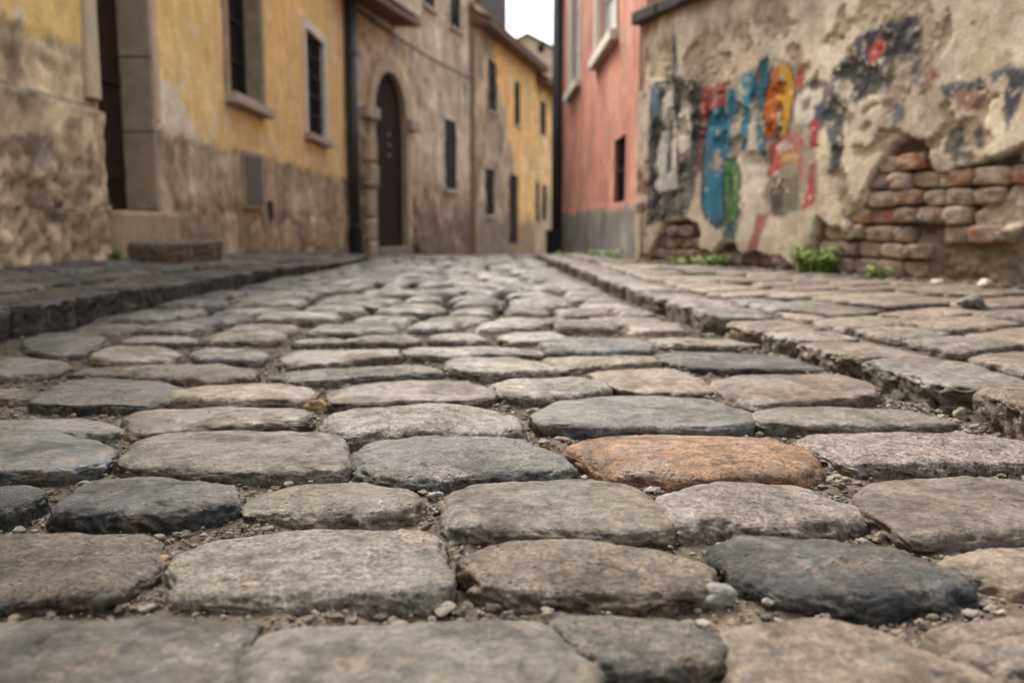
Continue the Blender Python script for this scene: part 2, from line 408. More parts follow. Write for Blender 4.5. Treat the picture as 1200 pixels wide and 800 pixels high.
# stones of the near street, outlines traced as seen and laid out on the ground: outline, colour, top rise, label
HAND = [
 # first course at the bottom of the view
 (0, [(-90,722),(285,712),(292,730),(265,790),(240,850),(-120,860)], 'darkgrey', 0, 'big flat dark grey cobble cut off by the photo corner, below the brown cobble'),
 (0, [(303,742),(420,722),(590,713),(636,718),(686,785),(680,860),(285,870)], 'grey', 0, 'large mottled grey cobble at the bottom edge, touching the small purplish one'),
 (0, [(650,720),(780,717),(835,745),(846,772),(800,793),(722,795),(694,780)], 'purple', 0, 'small purplish grey cobble wedged beside the large mottled bottom cobble'),
 (0, [(845,735),(905,721),(990,725),(1080,750),(1165,800),(1150,860),(900,870),(872,790)], 'tan', 0, 'broad tan cobble at the bottom edge below the slanted dark blue-grey cobble'),
 (0, [(1086,722),(1200,712),(1310,715),(1330,790),(1200,802),(1140,765)], 'palebrown', 0, 'two-toned tan and grey cobble in the bottom corner under the wall side'),
 # second course
 (1, [(-90,627),(60,618),(160,617),(184,634),(174,668),(120,704),(0,711),(-100,714)], 'brown', 0, 'broad brown cobble with pitted top above the dark grey corner cobble'),
 (1, [(207,655),(245,628),(380,612),(500,614),(513,640),(518,690),(490,706),(300,712),(212,705)], 'lightgrey', 0, 'big light grey block with square edges and pits, behind the bottom mottled cobble'),
 (1, [(540,662),(600,638),(690,632),(780,650),(828,672),(822,700),(760,714),(620,711),(570,692)], 'palebrown', .006, 'worn uneven cobble with a pale streak beside the green grass tuft'),
 (1, [(832,642),(870,626),(960,625),(1050,645),(1120,680),(1129,700),(1080,712),(990,716),(900,700),(866,668)], 'darkblue', .004, 'slanted dark blue-grey cobble with split face above the broad tan cobble'),
 (1, [(1082,652),(1128,642),(1200,630),(1310,640),(1320,700),(1200,702),(1150,680)], 'tan', -.006, 'low tan cobble half sunk in grit beside the slanted dark cobble'),
 # third course
 (2, [(-60,570),(30,567),(46,580),(25,605),(0,613),(-70,614)], 'darkblue', .004, 'end of a dark blue cobble cut by the photo edge, beside the smooth dark one'),
 (2, [(73,604),(105,563),(190,560),(267,566),(276,580),(268,607),(180,620),(82,615)], 'darkblue', .008, 'smooth dark slate-blue cobble, alone in grit behind the broad brown cobble'),
 (2, [(290,592),(305,572),(340,562),(420,560),(480,572),(488,592),(470,612),(380,613),(300,608)], 'palebrown', -.002, 'small rough pinkish-brown cobble behind the big light grey block'),
 (2, [(527,582),(560,566),(690,563),(750,570),(778,600),(784,625),(755,637),(620,634),(532,630)], 'browngrey', .006, 'coarse granite brown-grey cobble in front of the orange one'),
 (2, [(768,587),(830,568),(930,564),(985,585),(1016,607),(990,621),(900,628),(810,631),(783,615)], 'lightgrey', .003, 'light grey-buff cobble between the coarse granite cobble and a brown one'),
 (2, [(1004,582),(1050,558),(1130,555),(1260,562),(1310,590),(1290,625),(1180,632),(1080,643),(1028,610)], 'browngrey', .003, 'flat brown-grey cobble with a straight front edge, nearest the wall-side kerb'),
 # fourth course: the orange stone's
 (3, [(-50,507),(60,503),(110,515),(128,530),(115,550),(60,564),(-50,566)], 'darkblue', .006, 'dark blue-black cobble with ragged front, in the orange cobble\'s course by the dark kerb'),
 (3, [(145,552),(165,515),(220,503),(380,502),(400,515),(406,550),(390,561),(290,563),(170,561)], 'browngrey', .005, 'long even brown-grey cobble between the ragged dark cobble and a grey-blue one'),
 (3, [(414,537),(440,517),(500,512),(600,515),(650,535),(672,556),(640,563),(480,573),(428,560)], 'bluegrey', .006, 'grey-blue cobble with a crack in front, directly beside the orange cobble'),
 (3, [(664,528),(700,512),(800,508),(900,512),(945,530),(958,550),(940,566),(820,573),(720,561)], 'orange', .006, 'orange cobble with rusty veins, the only orange stone in the lane'),
 (3, [(935,520),(960,507),(1100,503),(1190,512),(1270,530),(1250,546),(1100,554),(1000,558)], 'lightgrey', .003, 'pale buff-grey flaky cobble beside the orange cobble on its kerb side'),
 # fifth course
 (4, [(-50,490),(40,485),(110,487),(139,495),(135,510),(110,516),(0,507),(-50,507)], 'grey', -.003, 'low rough grey cobble behind the ragged dark blue-black cobble'),
 (4, [(150,490),(165,480),(250,476),(350,480),(361,492),(355,501),(240,508),(170,516),(150,507)], 'brown', .003, 'narrow brown cobble ending beside the ochre pebble'),
 (4, [(382,502),(400,487),(480,476),(570,477),(605,490),(608,507),(560,516),(470,513),(420,523),(393,516)], 'lightgrey', .008, 'whitish grey rounded cobble behind the cracked grey-blue one'),
 (4, [(627,490),(660,470),(740,463),(830,467),(876,487),(882,500),(850,509),(720,511),(638,506)], 'bluegrey', .006, 'long smooth blue-grey cobble right behind the orange cobble'),
 (4, [(880,490),(920,475),(1050,473),(1100,487),(1118,500),(1050,506),(950,509),(898,506)], 'grey', .002, 'flat grey cobble ending at the foot of the broken kerb'),
 # sixth course
 (5, [(55,464),(80,448),(120,442),(185,444),(212,455),(205,470),(180,482),(80,484),(40,480)], 'darkgrey', .005, 'dark grey cobble with a hollow shaded front under a long brown cobble'),
 (5, [(-50,452),(20,450),(42,462),(30,472),(-50,474)], 'palebrown', -.003, 'small brownish cobble cut by the photo edge in the dark kerb side grit'),
 (5, [(195,467),(225,455),(330,447),(362,455),(368,468),(340,477),(230,478),(198,476)], 'tan', .004, 'pale tan lozenge-shaped cobble behind the narrow brown one'),
 (5, [(388,464),(420,448),(540,442),(570,455),(579,468),(550,476),(480,475),(400,484),(388,476)], 'browngrey', .003, 'warm grey cobble with small pits behind the whitish rounded one'),
 (5, [(577,452),(600,442),(670,441),(705,452),(712,462),(680,470),(630,476),(600,469)], 'lightgrey', .006, 'small silvery blue-white cobble behind the long smooth blue-grey one'),
 (5, [(690,437),(760,431),(800,433),(838,460),(820,465),(740,466),(712,455)], 'tan', .002, 'flat sandy cobble with a notched corner beside the silvery cobble'),
 (5, [(834,446),(870,438),(980,441),(1020,456),(1022,470),(960,476),(890,480),(850,466)], 'palebrown', .006, 'smooth pinkish-tan cobble with a rounded back beside the broken kerb'),
 # seventh course
 (6, [(-50,418),(0,415),(70,422),(82,430),(60,441),(0,447),(-50,448)], 'grey', .002, 'grey cobble lying against the dark kerb with a broken front'),
 (6, [(80,439),(100,430),(250,426),(302,436),(290,447),(240,454),(210,449),(100,441)], 'brown', .003, 'very long brown cobble with a silvery far end, behind the dark hollow-fronted cobble'),
 (6, [(318,443),(350,433),(480,426),(517,436),(510,442),(440,445),(365,454),(322,448)], 'grey', .003, 'long wedge-shaped grey cobble behind the warm pitted one'),
 (6, [(525,428),(540,420),(595,417),(630,424),(654,438),(600,442),(570,445),(532,437)], 'lightgrey', .005, 'pale five-sided cobble behind the silvery blue-white one'),
 (6, [(638,421),(670,417),(765,415),(771,426),(700,431),(665,439),(643,431)], 'tan', .001, 'thin tan cobble edged by yellow moss'),
 (6, [(768,416),(800,411),(900,412),(945,424),(973,437),(930,439),(830,438),(796,431)], 'darkgrey', .002, 'broad dark greenish grey cobble beside the yellow moss'),
 # eighth course
 (7, [(30,400),(50,389),(110,391),(123,400),(100,418),(60,422),(33,411)], 'bluegrey', .004, 'split blue-grey cobble close under the dark kerb, before the tan oval'),
 (7, [(105,419),(135,407),(190,405),(213,416),(195,428),(118,429)], 'tan', .004, 'tan oval cobble with a whitish edge near the dark kerb'),
 (7, [(221,418),(240,407),(290,405),(319,418),(300,429),(240,426)], 'bluegrey', .003, 'grey oval cobble next to the tan oval'),
 (7, [(332,418),(345,411),(460,408),(469,420),(400,430),(334,434)], 'palebrown', .004, 'beige brick-shaped cobble with square ends'),
 (7, [(475,416),(490,407),(590,404),(636,413),(632,420),(590,418),(520,424),(480,421)], 'grey', .002, 'long thin grey cobble behind the pale five-sided one'),
 (7, [(632,404),(650,398),(740,395),(767,405),(755,414),(690,418),(643,416)], 'bluegrey', .005, 'purplish grey cobble with a bright worn top behind the thin tan one'),
 (8, [(143,401),(160,392),(215,393),(233,403),(200,408),(150,407)], 'grey', .002, 'small flat grey cobble tucked behind the tan oval one'),
 (8, [(238,402),(260,391),(320,389),(337,395),(320,404),(262,406)], 'palebrown', .004, 'pale brown cobble right behind the grey oval one'),
 (8, [(344,405),(360,396),(396,394),(404,400),(394,406),(352,408)], 'grey', .001, 'small grey cobble behind the beige brick-shaped one'),
 (8, [(408,405),(432,392),(480,391),(493,403),(462,407),(414,407)], 'browngrey', .003, 'warm grey cobble behind the square end of the beige brick-shaped one'),
 (8, [(503,403),(510,391),(555,390),(574,402),(550,405)], 'lightgrey', .004, 'small light cobble behind the long thin grey one'),
 (8, [(583,399),(600,389),(650,388),(663,397),(640,403),(602,405)], 'tan', .004, 'rounded sandy cobble just left of the bright worn purplish one'),
 (7, [(763,398),(790,394),(850,395),(895,408),(850,411),(780,410)], 'tan', .003, 'tan wedge cobble behind the broad dark greenish one'),
]

hand_polys = []
def hand_poly(pts):
    a = np.array(pts, float); y0, y1 = a[:, 1].min(), a[:, 1].max()
    out = []
    for x, y in a:
        t = (y - y0) / (y1 - y0)
        out.append(ground(x, y, .004 - .024 * t))
    return np.array(out)

def grow(p, d):
    c = p.mean(0); r = p - c; L = np.linalg.norm(r, axis=1)[:, None]
    return c + r * (1 + d / L)

for i, (row, pts, colk, rise, lab) in enumerate(HAND):
    p = hand_poly(pts); p = grow(p, .019); hand_polys.append(grow(p, .001))
    yc = p[:, 1].mean()
    n, R = (168, 60) if yc < 1.9 else (120, 44) if yc < 2.8 else (88, 30)
    tl = (random.uniform(-.03, .03), random.uniform(-.02, .03))
    place_stone('cobblestone', p, -.004 + rise, colk, lab, 'cobblestone', CG, n=n, R=R, seed=i + 1, rc=random.uniform(.014, .028), squ=2.2,
                H=.05, dome=random.uniform(.004, .011), rough=random.uniform(.85, 1.25), tilt=tl, jit=.03,
                soft=2)

# courses laid by rule: further up the lane, and beside the traced ones
proc = []
y = 3.52; row = 0
def lay_row(y, d, row, out):
    x = kl(y + d / 2) + .05 + random.uniform(0, .03); xr = kr(y + d / 2) - .045
    ws = []
    while True:
        w = random.uniform(.23, .46) if y > 3 else random.uniform(.2, .36)
        if x + w > xr - .16:
            w = xr - x; ws.append((x, w)); break
        ws.append((x, w)); x += w
    ph = random.uniform(0, 9)
    bow = lambda xx: .05 * math.sin(xx * 1.7 + ph) + .03 * math.sin(xx * 4.1 + ph * 2)
    for k, (x0, w) in enumerate(ws):
        g = random.uniform(.018, .038) if y > 3 else random.uniform(.012, .028); j = lambda s=.025: random.uniform(-s, s)
        x1 = x0 + w - g; sl = random.uniform(-.05, .05); yo = random.uniform(-.035, .035)
        f0, f1 = y + bow(x0) + g * .7 + yo, y + bow(x1) + g * .7 + yo
        b0, b1 = y + d + bow(x0) - g * .3 + j() + yo, y + d + bow(x1) - g * .3 + j() + yo
        xm = (x0 + x1) / 2
        p = np.array([(x0 + j(), f0), (xm, (f0 + f1) / 2 - abs(j(.02))), (x1 + j(), f1), (x1 + abs(j(.01)), (f1 + b1) / 2), (x1 + sl * .5 + j(), b1),
                      (xm + j(), (b0 + b1) / 2 + abs(j(.02))), (x0 + sl * .5 + j(), b0), (x0 - abs(j(.01)), (f0 + b0) / 2)])
        out.append((row, k, p))
while y < 13.2:
    d = random.uniform(.29, .37) + .006 * (y - 3.5)
    lay_row(y, d, row, proc)
    y += d; row += 1
keys = ['grey', 'browngrey', 'bluegrey', 'lightgrey', 'palebrown', 'tan', 'darkgrey', 'purple', 'brown']
wts = [22, 20, 14, 12, 14, 9, 7, 5, 6]
rows = {}
for r, k, p in proc: rows.setdefault(r, []).append((k, p))
ordn = ['first', 'second', 'third', 'fourth', 'fifth', 'sixth', 'seventh', 'eighth', 'ninth', 'tenth', 'eleventh', 'twelfth', 'thirteenth', 'fourteenth', 'fifteenth', 'sixteenth', 'seventeenth', 'eighteenth', 'nineteenth', 'twentieth']
seed = 100
for r in sorted(rows):
    for idx, (k, p) in enumerate(rows[r]):
        yc, xc = p[:, 1].mean(), p[:, 0].mean()
        key = random.choices(keys, wts)[0]
        if xc < -1.3 and random.random() < .5: key = random.choice(['darkgrey', 'bluegrey', 'browngrey'])
        if r > 5 and random.random() < .45: key = random.choice(['bluegrey', 'grey', 'darkgrey', 'bluegrey'])  # bluish keys up the lane put its silvery sheen into the stone colour
        if xc > .0 and r < 9 and random.random() < .35: key = random.choice(['tan', 'palebrown', 'lightgrey'])
        if r < 14:
            lab = f"{PALNAME[key]} cobble, {ordn[idx]} from the dark kerb, {ordn[r]} course beyond the tan oval"
        else:
            lab = 'small blurred cobble far up the lane towards the yellow house'
        zc = float(zr(xc, yc)) - .006 + random.uniform(-.012, .012)
        sl = -.03 if yc > 15 else 0
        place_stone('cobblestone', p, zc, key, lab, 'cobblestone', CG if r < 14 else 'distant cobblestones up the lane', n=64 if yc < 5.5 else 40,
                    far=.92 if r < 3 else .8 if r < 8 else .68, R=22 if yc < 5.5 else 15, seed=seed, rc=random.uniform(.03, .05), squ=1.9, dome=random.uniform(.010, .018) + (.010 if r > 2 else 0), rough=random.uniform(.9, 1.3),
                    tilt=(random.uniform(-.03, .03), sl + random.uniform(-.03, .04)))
        seed += 1
# the rest of the paving (beside and behind the camera, and beyond the dip): one mass
fill = []
y_end = y
byrow = {}
for (rw, *_), p in zip(HAND, hand_polys): byrow.setdefault(min(rw, 7), []).append(p)
ymin0 = min(p[:, 1].min() for p in byrow[0])
y = ymin0 - .285
while y > -1.2:
    lay_row(y, .27, 0, fill); y -= .275
for rw, ps in byrow.items():                     # each traced course runs on to both kerbs
    for side in (-1, 1):
        e = min(ps, key=lambda p: p[:, 0].min()) if side < 0 else max(ps, key=lambda p: p[:, 0].max())
        ya, yb = e[:, 1].min() + .01, e[:, 1].max() - .01; x = (e[:, 0].min() - .025) if side < 0 else (e[:, 0].max() + .025)
        lim = float(kl((ya + yb) / 2)) + .05 if side < 0 else float(kr((ya + yb) / 2)) - .05
        while (lim - x) * side > .1:
            w = min(random.uniform(.24, .40), (lim - x) * side)
            if (lim - x) * side - w < .12: w = (lim - x) * side
            x0, x1 = sorted((x, x + side * (w - .02))); j = lambda q=.018: random.uniform(-q, q)
            fill.append((0, 0, np.array([(x0 + j(), ya + abs(j())), ((x0 + x1) / 2, ya + j(.008)), (x1 + j(), ya + abs(j())), (x1 + j(), yb - abs(j())), ((x0 + x1) / 2, yb + j(.008)), (x0 + j(), yb - abs(j()))])))
            x += side * w
y2 = y_end
while y2 < 40:
    xs0, xs1 = -2.9 + .238 * max(0, y2 - 15.7) + .1, (1.23 - .0286 * (y2 - 8.9)) - .1 if y2 < 18 else -2.9 + .238 * (y2 - 15.7) + 4.0
    if y2 < 15.6: xs0, xs1 = float(kl(y2)) + .05, float(kr(y2)) - .05
    x = xs0
    while x < xs1:
        w = random.uniform(.26, .46)
        fill.append((1, 0, np.array([(x, y2), (x + w - .03, y2 + random.uniform(-.02, .02)), (x + w - .03, y2 + .36), (x, y2 + .36)]))); x += w
    y2 += .39
hc = [p.mean(0) for p in hand_polys]
V, Fc, C = [], [], []
for r, k, p in fill:
    c0 = p.mean(0)
    if r == 0:
        xx, yy = np.r_[p[:, 0], c0[0]], np.r_[p[:, 1], c0[1]]
        if any(inside(grow(h, -.02), xx, yy).any() or inside(grow(p, -.02), h[:, 0], h[:, 1]).any() for h in hand_polys): continue
    c, v, f = stone_geo(p, n=56 if r == 0 else 20, R=22 if r == 0 else 9, seed=seed, dome=.012, rc=.03); seed += 1
    v = v + np.array([c[0], c[1], float(zr(c[0], c[1])) - .01 + random.uniform(-.006, .006)])
    if r: v[:, 2] += (v[:, 1] - c[1]) * -.03
    n0 = sum(len(q) for q in V); V.append(v); Fc += [tuple(i + n0 for i in q) for q in f]
    key = random.choices(keys, wts)[0]
    C.append(np.tile(np.array(PAL[key]) * .32 * random.uniform(.85, 1.15), (len(v), 1)))
    if r == 0: hand_polys.append(p)
o = mesh_obj('cobble_paving', np.vstack(V), Fc, M['stone_attr'], col=np.vstack(C)); tag(o, 'remaining cobbled surface of the lane beyond the dip', 'cobbles', None, 'stuff')

# ------------------------------------------------------------------ kerbs and pavements
def clip_half(p, a, n):
    """keep the side where (q-a).n >= 0"""
    out = []
    for i in range(len(p)):
        q, s = p[i], p[(i + 1) % len(p)]; dq, ds = (q - a) @ n, (s - a) @ n
        if dq >= 0: out.append(q)
        if dq * ds < 0: out.append(q + (s - q) * dq / (dq - ds))
    return np.array(out) if len(out) > 2 else None

def kerb_run(fn, zfn, breaks, side, depth, colkeys, labelf, group):
    for i in range(len(breaks) - 1):
        a, b = breaks[i], breaks[i + 1]
        xa, xb = fn(a), fn(b); g = .011
        s = side
        fr = random.uniform(-.012, .012)
        p = np.array([(xa + fr * s, a + g), (xb + fr * s, b - g), (xb + (depth + random.uniform(-.03, .04)) * s, b - g + random.uniform(-.02, .03)),
                      (xa + (depth + random.uniform(-.03, .04)) * s, a + g + random.uniform(-.02, .03))])
        yc = (a + b) / 2
        sl = float(zfn(yc + .3) - zfn(yc - .3)) / .6
        n, R = (144, 54) if yc < 3.2 else (88, 34) if yc < 5 else (56, 22)
        place_stone('kerb_stone', p, float(zfn(yc)) + random.uniform(-.01, .008), random.choice(colkeys), labelf(i), 'kerb stone', group, mat=M['kerb'], n=n, R=R,
                    seed=500 + i + (40 if side < 0 else 0), rc=.022, dome=.008, H=.14, rough=1.4, tilt=(random.uniform(-.03, .02), sl), soft=2, squ=2.6)

rb = [-.5, .1, .62, 1.1, 1.56, 2.0, 2.5, 2.86, 3.16, 3.5, 3.95, 4.4, 4.9, 5.4, 5.95, 6.5, 7.1, 7.7, 8.3, 8.9, 9.5, 10.1, 10.8, 11.5, 12.3]
def rlab(i):
    j = i - 4
    special = {0: 'rough kerb stone cut by the photo edge, the closest one on the graffiti wall side', 1: 'biggest kerb stone, with a ragged pitted face, beside the flat grey cobble',
               2: 'kerb stone standing proud just up the lane from the biggest ragged one'}
    if j in special: return special[j]
    if j < 0: return f'kerb stone on the graffiti side, {ordn[-j]} one back from the ragged big kerb stone'
    return f'grey-tan kerb stone by the graffiti wall, {ordn[j - 2]} one beyond the proud kerb stone'
kerb_run(lambda y: float(kr(y)), zr_kerb, rb, 1, .27, ['grey', 'palebrown', 'lightgrey'], rlab, 'kerb stones along the graffiti wall side')
lb = [.6, 1.2, 1.8, 2.35, 2.95, 3.5, 3.98, 4.45, 4.95, 5.5, 6.0, 6.55, 7.1, 7.7, 8.3, 8.9, 9.6, 10.3, 11, 11.8, 12.6]
def llab(i):
    j = i - 4
    if j < 0: return f'dark kerb stone by the yellow house, {ordn[-j - 1]} one back from the photo edge'
    return f'dark kerb stone before the yellow house, {ordn[j]} one up from the photo edge'
kerb_run(lambda y: float(kl(y)), zl_kerb, lb, -1, .30, ['darkgrey', 'darkgrey', 'darkblue'], llab, 'kerb stones along the yellow house side')

SG = 'paving stones on the graffiti side pavement'
u = np.array([1, .62]); u /= np.linalg.norm(u); w_ = np.array([-u[1], u[0]])
cnt = 0; cells = []
for c in range(-8, 34):
    off = -2.2 + c * .29; s = random.uniform(0, .3) - 2
    hgt = .29
    while s < 5.5:
        L = random.uniform(.36, .68); g = .012; j = lambda q=.02: random.uniform(-q, q)
        p = np.array([u * (s + g) + w_ * (off + g), u * (s + L / 2) + w_ * (off + g + j(.012)), u * (s + L - g) + w_ * (off + g + j()), u * (s + L - g + j()) + w_ * (off + hgt - g),
                      u * (s + L / 2) + w_ * (off + hgt - g + j(.012)), u * (s + g + j()) + w_ * (off + hgt - g + j())]) + np.array([.8, 0])
        s += L
        yc = p[:, 1].mean()
        if not 0 < yc < 8.8: continue
        tk = np.array([kr(yc + .2) - kr(yc - .2), .4]); tk /= np.linalg.norm(tk)
        p = clip_half(p, np.array([kr(yc) + .30, yc]), np.array([tk[1], -tk[0]]))
        if p is None: continue
        p = clip_half(p, np.array([float(rwall(yc)) - .20, yc]), np.array([-1, -.381]) / 1.07)
        if p is None or abs(area_centroid(p)[0]) < .022: continue
        cells.append((c, p))
def slab_label(c, k, key): return f'{PALNAME[key]} paving stone on the graffiti side, {ordn[min(k, 19)]} from the kerb in its slanting course'
bycourse = {}
for c, p in cells: bycourse.setdefault(c, []).append(p)
vis_c = 0
for c in sorted(bycourse):
    ps = sorted(bycourse[c], key=lambda p: p.mean(0) @ u)
    vis = any(project(*p.mean(0), .1)[0] < 1200 and p[:, 1].mean() > .6 for p in ps)
    if vis: vis_c += 1
    for k, p in enumerate(ps):
        yc, xc = p[:, 1].mean(), p[:, 0].mean()
        key = random.choice(['tan', 'palebrown', 'grey', 'palebrown', 'browngrey', 'tan'])
        on = project(xc, yc, .1)[0] < 1215
        if on and vis:
            lab = f"{PALNAME[key]} slab below the graffiti, {ordn[k]} off the kerb, {ordn[min(vis_c - 1, 19)]} slanting course"
        else: lab = 'paving slab on the graffiti side pavement outside the photo edge'
        n, R = (104, 36) if yc < 3.6 and on else (48, 18)
        place_stone('paving_stone', p, float(zright(xc, yc)) - .006 + random.uniform(-.006, .006), key, lab, 'paving slab', SG, mat=M['kerb'], n=n, R=R, seed=700 + cnt,
                    rc=random.uniform(.012, .024), dome=.006, H=.04, rough=.9, tilt=(random.uniform(-.015, .02), random.uniform(-.015, .015)), soft=1)
        cnt += 1
# narrow strip below the red house
k = 0; y = 8.95
while y < 14:
    d = random.uniform(.3, .42)
    x0, x1 = float(kr(y)) + .3, float(rwall(y)) - .12
    nn = 1 if x1 - x0 < .5 else 2
    for q in range(nn):
        xa, xb = x0 + (x1 - x0) * q / nn + .01, x0 + (x1 - x0) * (q + 1) / nn - .01
        p = np.array([(xa, y), (xb, y + .03), (xb, y + d), (xa, y + d - .02)])
        yc = y + d / 2
        place_stone('paving_stone', p, float(zright((xa + xb) / 2, yc)) - .005, random.choice(['grey', 'tan', 'lightgrey']),
                    f'small slab before the red house, {ordn[k]} row past the corner, {"kerb" if q == 0 else "house"} side', 'paving slab', SG, mat=M['kerb'],
                    n=40, R=14, seed=900 + k * 3 + q, rc=.02, dome=.008, H=.04, soft=1, tilt=(0, float(zright(xa, yc + .2) - zright(xa, yc - .2)) / .4))
    y += d; k += 1
LGp = 'paving stones on the yellow house side pavement'
nc = 3
for q in range(nc):
    y = .4 + random.uniform(0, .3); k = 0
    while y < 14.5:
        L = random.uniform(.42, .8); yc = y + L / 2
        e0, e1 = float(kl(y)) - .33, float(kl(y + L)) - .33
        if e0 - LW < .25: break
        f = lambda e, t: LW + .04 + (e - LW - .04) * t
        t0, t1 = q / nc, (q + 1) / nc; g = .012
        j = lambda s=.02: random.uniform(-s, s)
        p = np.array([(f(e0, t0) + g, y + g), (f(e0, t1) - g, y + g + j()), (f(e1, t1) - g + j(.01), y + L - g + j()), (f(e1, t0) + g + j(.01), y + L - g)])
        xc = p[:, 0].mean()
        key = random.choice(['darkgrey', 'purple', 'bluegrey', 'browngrey'])
        pos = ['along the wall', 'middle course', 'along the kerb'][q]
        vis = project(xc, yc, .1)[0] > 0
        lab = f"{PALNAME[key]} slab before the yellow house, {pos}, {ordn[min(k, 19)]} from photo edge" if vis else 'slab on the yellow house pavement outside the photo edge'
        place_stone('paving_stone', p, float(zleft(xc, yc)) - .006 + random.uniform(-.008, .008), key, lab, 'paving slab', LGp, mat=M['kerb'], n=64 if yc < 6 else 40, R=24 if yc < 6 else 14,
                    seed=1000 + q * 60 + int(y * 3), rc=.02, dome=.008, H=.04, rough=1.2, soft=1, tilt=(random.uniform(-.02, .01) - float((zl_wall(yc) - zl_kerb(yc)) / 1.0), float(zleft(xc, yc + .3) - zleft(xc, yc - .3)) / .6))
        if vis: k += 1
        y += L

# ------------------------------------------------------------------ soil sheet and pavement beds
def lines(segs):
    out = []
    for a, b, st in segs: out += list(np.arange(a, b, st))
    out.append(segs[-1][1]); return np.array(out)
def sheet(name, xs, ys, zf, colf, mat):
    X, Y = np.meshgrid(xs, ys); Z = zf(X, Y); nx, ny = len(xs), len(ys)
    v = np.stack([X.ravel(), Y.ravel(), Z.ravel()], 1)
    f = [(j*nx+i, j*nx+i+1, (j+1)*nx+i+1, (j+1)*nx+i) for j in range(ny-1) for i in range(nx-1)]
    return mesh_obj(name, v, f, mat, col=colf(X.ravel(), Y.ravel()))
def soilcol(x, y):
    a = fbm(x * 3, y * 3, 1.0, 4); b = fbm(x * 20, y * 20, 2.0, 3)
    c = np.tile(np.array([.074, .056, .039]), (len(x), 1))
    c = mixc(c, (.115, .090, .063), sst(-.1, .5, a)); c = mixc(c, (.05, .04, .031), sst(.15, .6, b))
    return mixc(c, (.10, .11, .04), sst(.42, .6, fbm(x * 4 + 9, y * 4, 4.0, 3)) * .6)
def soilz(x, y):
    z = zr(x, y) - .026 + fbm(x * 6, y * 6, 0.0, 3) * .008 + (fbm(x * 40, y * 40, 5.0, 4) * .006 + fbm(x * 110, y * 110, 6.0, 2) * .0035) * (y < 5)
    up = sst(0, .15, np.abs(x - (kl(y) + kr(y)) / 2) - (kr(y) - kl(y)) / 2 - .05)
    z = z - .018 * sst(3.3, 4.2, y)
    return z - .05 * up * (y < 17)
xs = lines([(-80, -20, 10), (-20, -3, 1.0), (-3, -1.9, .1), (-1.9, 1.05, .0115), (1.05, 3, .1), (3, 20, 1.0), (20, 80, 10)])
ys = lines([(-30, -1, 2), (-1, .6, .1), (.6, 2.6, .0115), (2.6, 4.4, .025), (4.4, 10, .1), (10, 50, .8), (50, 120, 10)])
tag(sheet('ground', xs, ys, soilz, soilcol, M['dirt']), kind='structure')
def bed(name, ys, x0f, x1f, zf, n=40):
    t = np.linspace(0, 1, n); X = np.array([x0f(y) + (x1f(y) - x0f(y)) * t for y in ys]); Y = np.repeat(ys[:, None], n, 1)
    Z = zf(X, Y) - .026 + fbm(X * 20, Y * 20, 3.0, 3) * .006
    v = np.stack([X.ravel(), Y.ravel(), Z.ravel()], 1); m = len(ys)
    f = [(j*n+i, j*n+i+1, (j+1)*n+i+1, (j+1)*n+i) for j in range(m-1) for i in range(n-1)]
    tag(mesh_obj(name, v, f, M['dirt'], col=soilcol(X.ravel(), Y.ravel()) * 1.1), kind='structure')
bed('pavement', np.linspace(-1, 18, 260), lambda y: float(kr(y)) + .07, lambda y: float(rwall(y)) + .12, zright, 60)
bed('pavement', np.linspace(-1, 15.7, 200), lambda y: LW - .12, lambda y: float(kl(y)) - .07, zleft, 40)

# ------------------------------------------------------------------ gravel in the joints
t_ = (1 + 5 ** .5) / 2
ICO = np.array([(-1,t_,0),(1,t_,0),(-1,-t_,0),(1,-t_,0),(0,-1,t_),(0,1,t_),(0,-1,-t_),(0,1,-t_),(t_,0,-1),(t_,0,1),(-t_,0,-1),(-t_,0,1)]); ICO /= np.linalg.norm(ICO[0])
ICF = [(0,11,5),(0,5,1),(0,1,7),(0,7,10),(0,10,11),(1,5,9),(5,11,4),(11,10,2),(10,7,6),(7,1,8),(3,9,4),(3,4,2),(3,2,6),(3,6,8),(3,8,9),(4,9,5),(2,4,11),(6,2,10),(8,6,7),(9,8,1)]
def subdiv(v, f):
    v = [tuple(p) for p in v]; c = {}; out = []
    def mid(a, b):
        k = (min(a, b), max(a, b))
        if k not in c:
            m = (np.array(v[a]) + np.array(v[b])) / 2; v.append(tuple(m / np.linalg.norm(m))); c[k] = len(v) - 1
        return c[k]
    for a, b, d in f:
        x, y, z = mid(a, b), mid(b, d), mid(d, a); out += [(a, x, z), (b, y, x), (d, z, y), (x, y, z)]
    return np.array(v), out
I2, F2 = subdiv(ICO, ICF); I3, F3 = subdiv(I2, F2); I4, F4 = subdiv(I3, F3)

def pebble_geo(r, base, seed):
    v = base * (1 + .55 * fbm(base[:, 0] * .9 + seed * 1.3, base[:, 1] * .9, base[:, 2] * .9 + seed, 3)[:, None])
    s = np.array([random.uniform(.9, 1.5), random.uniform(.7, 1.1), random.uniform(.45, .75)]); v = v * s * r
    a = random.uniform(0, 6.28); c, sn = math.cos(a), math.sin(a)
    return np.stack([v[:, 0] * c - v[:, 1] * sn, v[:, 0] * sn + v[:, 1] * c, v[:, 2]], 1)
PC = [(.10,.08,.06),(.125,.104,.08),(.07,.062,.054),(.155,.13,.10),(.12,.09,.06),(.17,.15,.125),(.125,.095,.06),(.055,.045,.036)]
NP = 95000
px_, py_ = RNG.uniform(-1.95, 1.05, NP), .62 + 3.1 * RNG.uniform(0, 1, NP) ** 1.35
ok = (px_ > kl(py_)) & (px_ < kr(py_)) & (np.abs(px_) < .62 * py_ + .12)
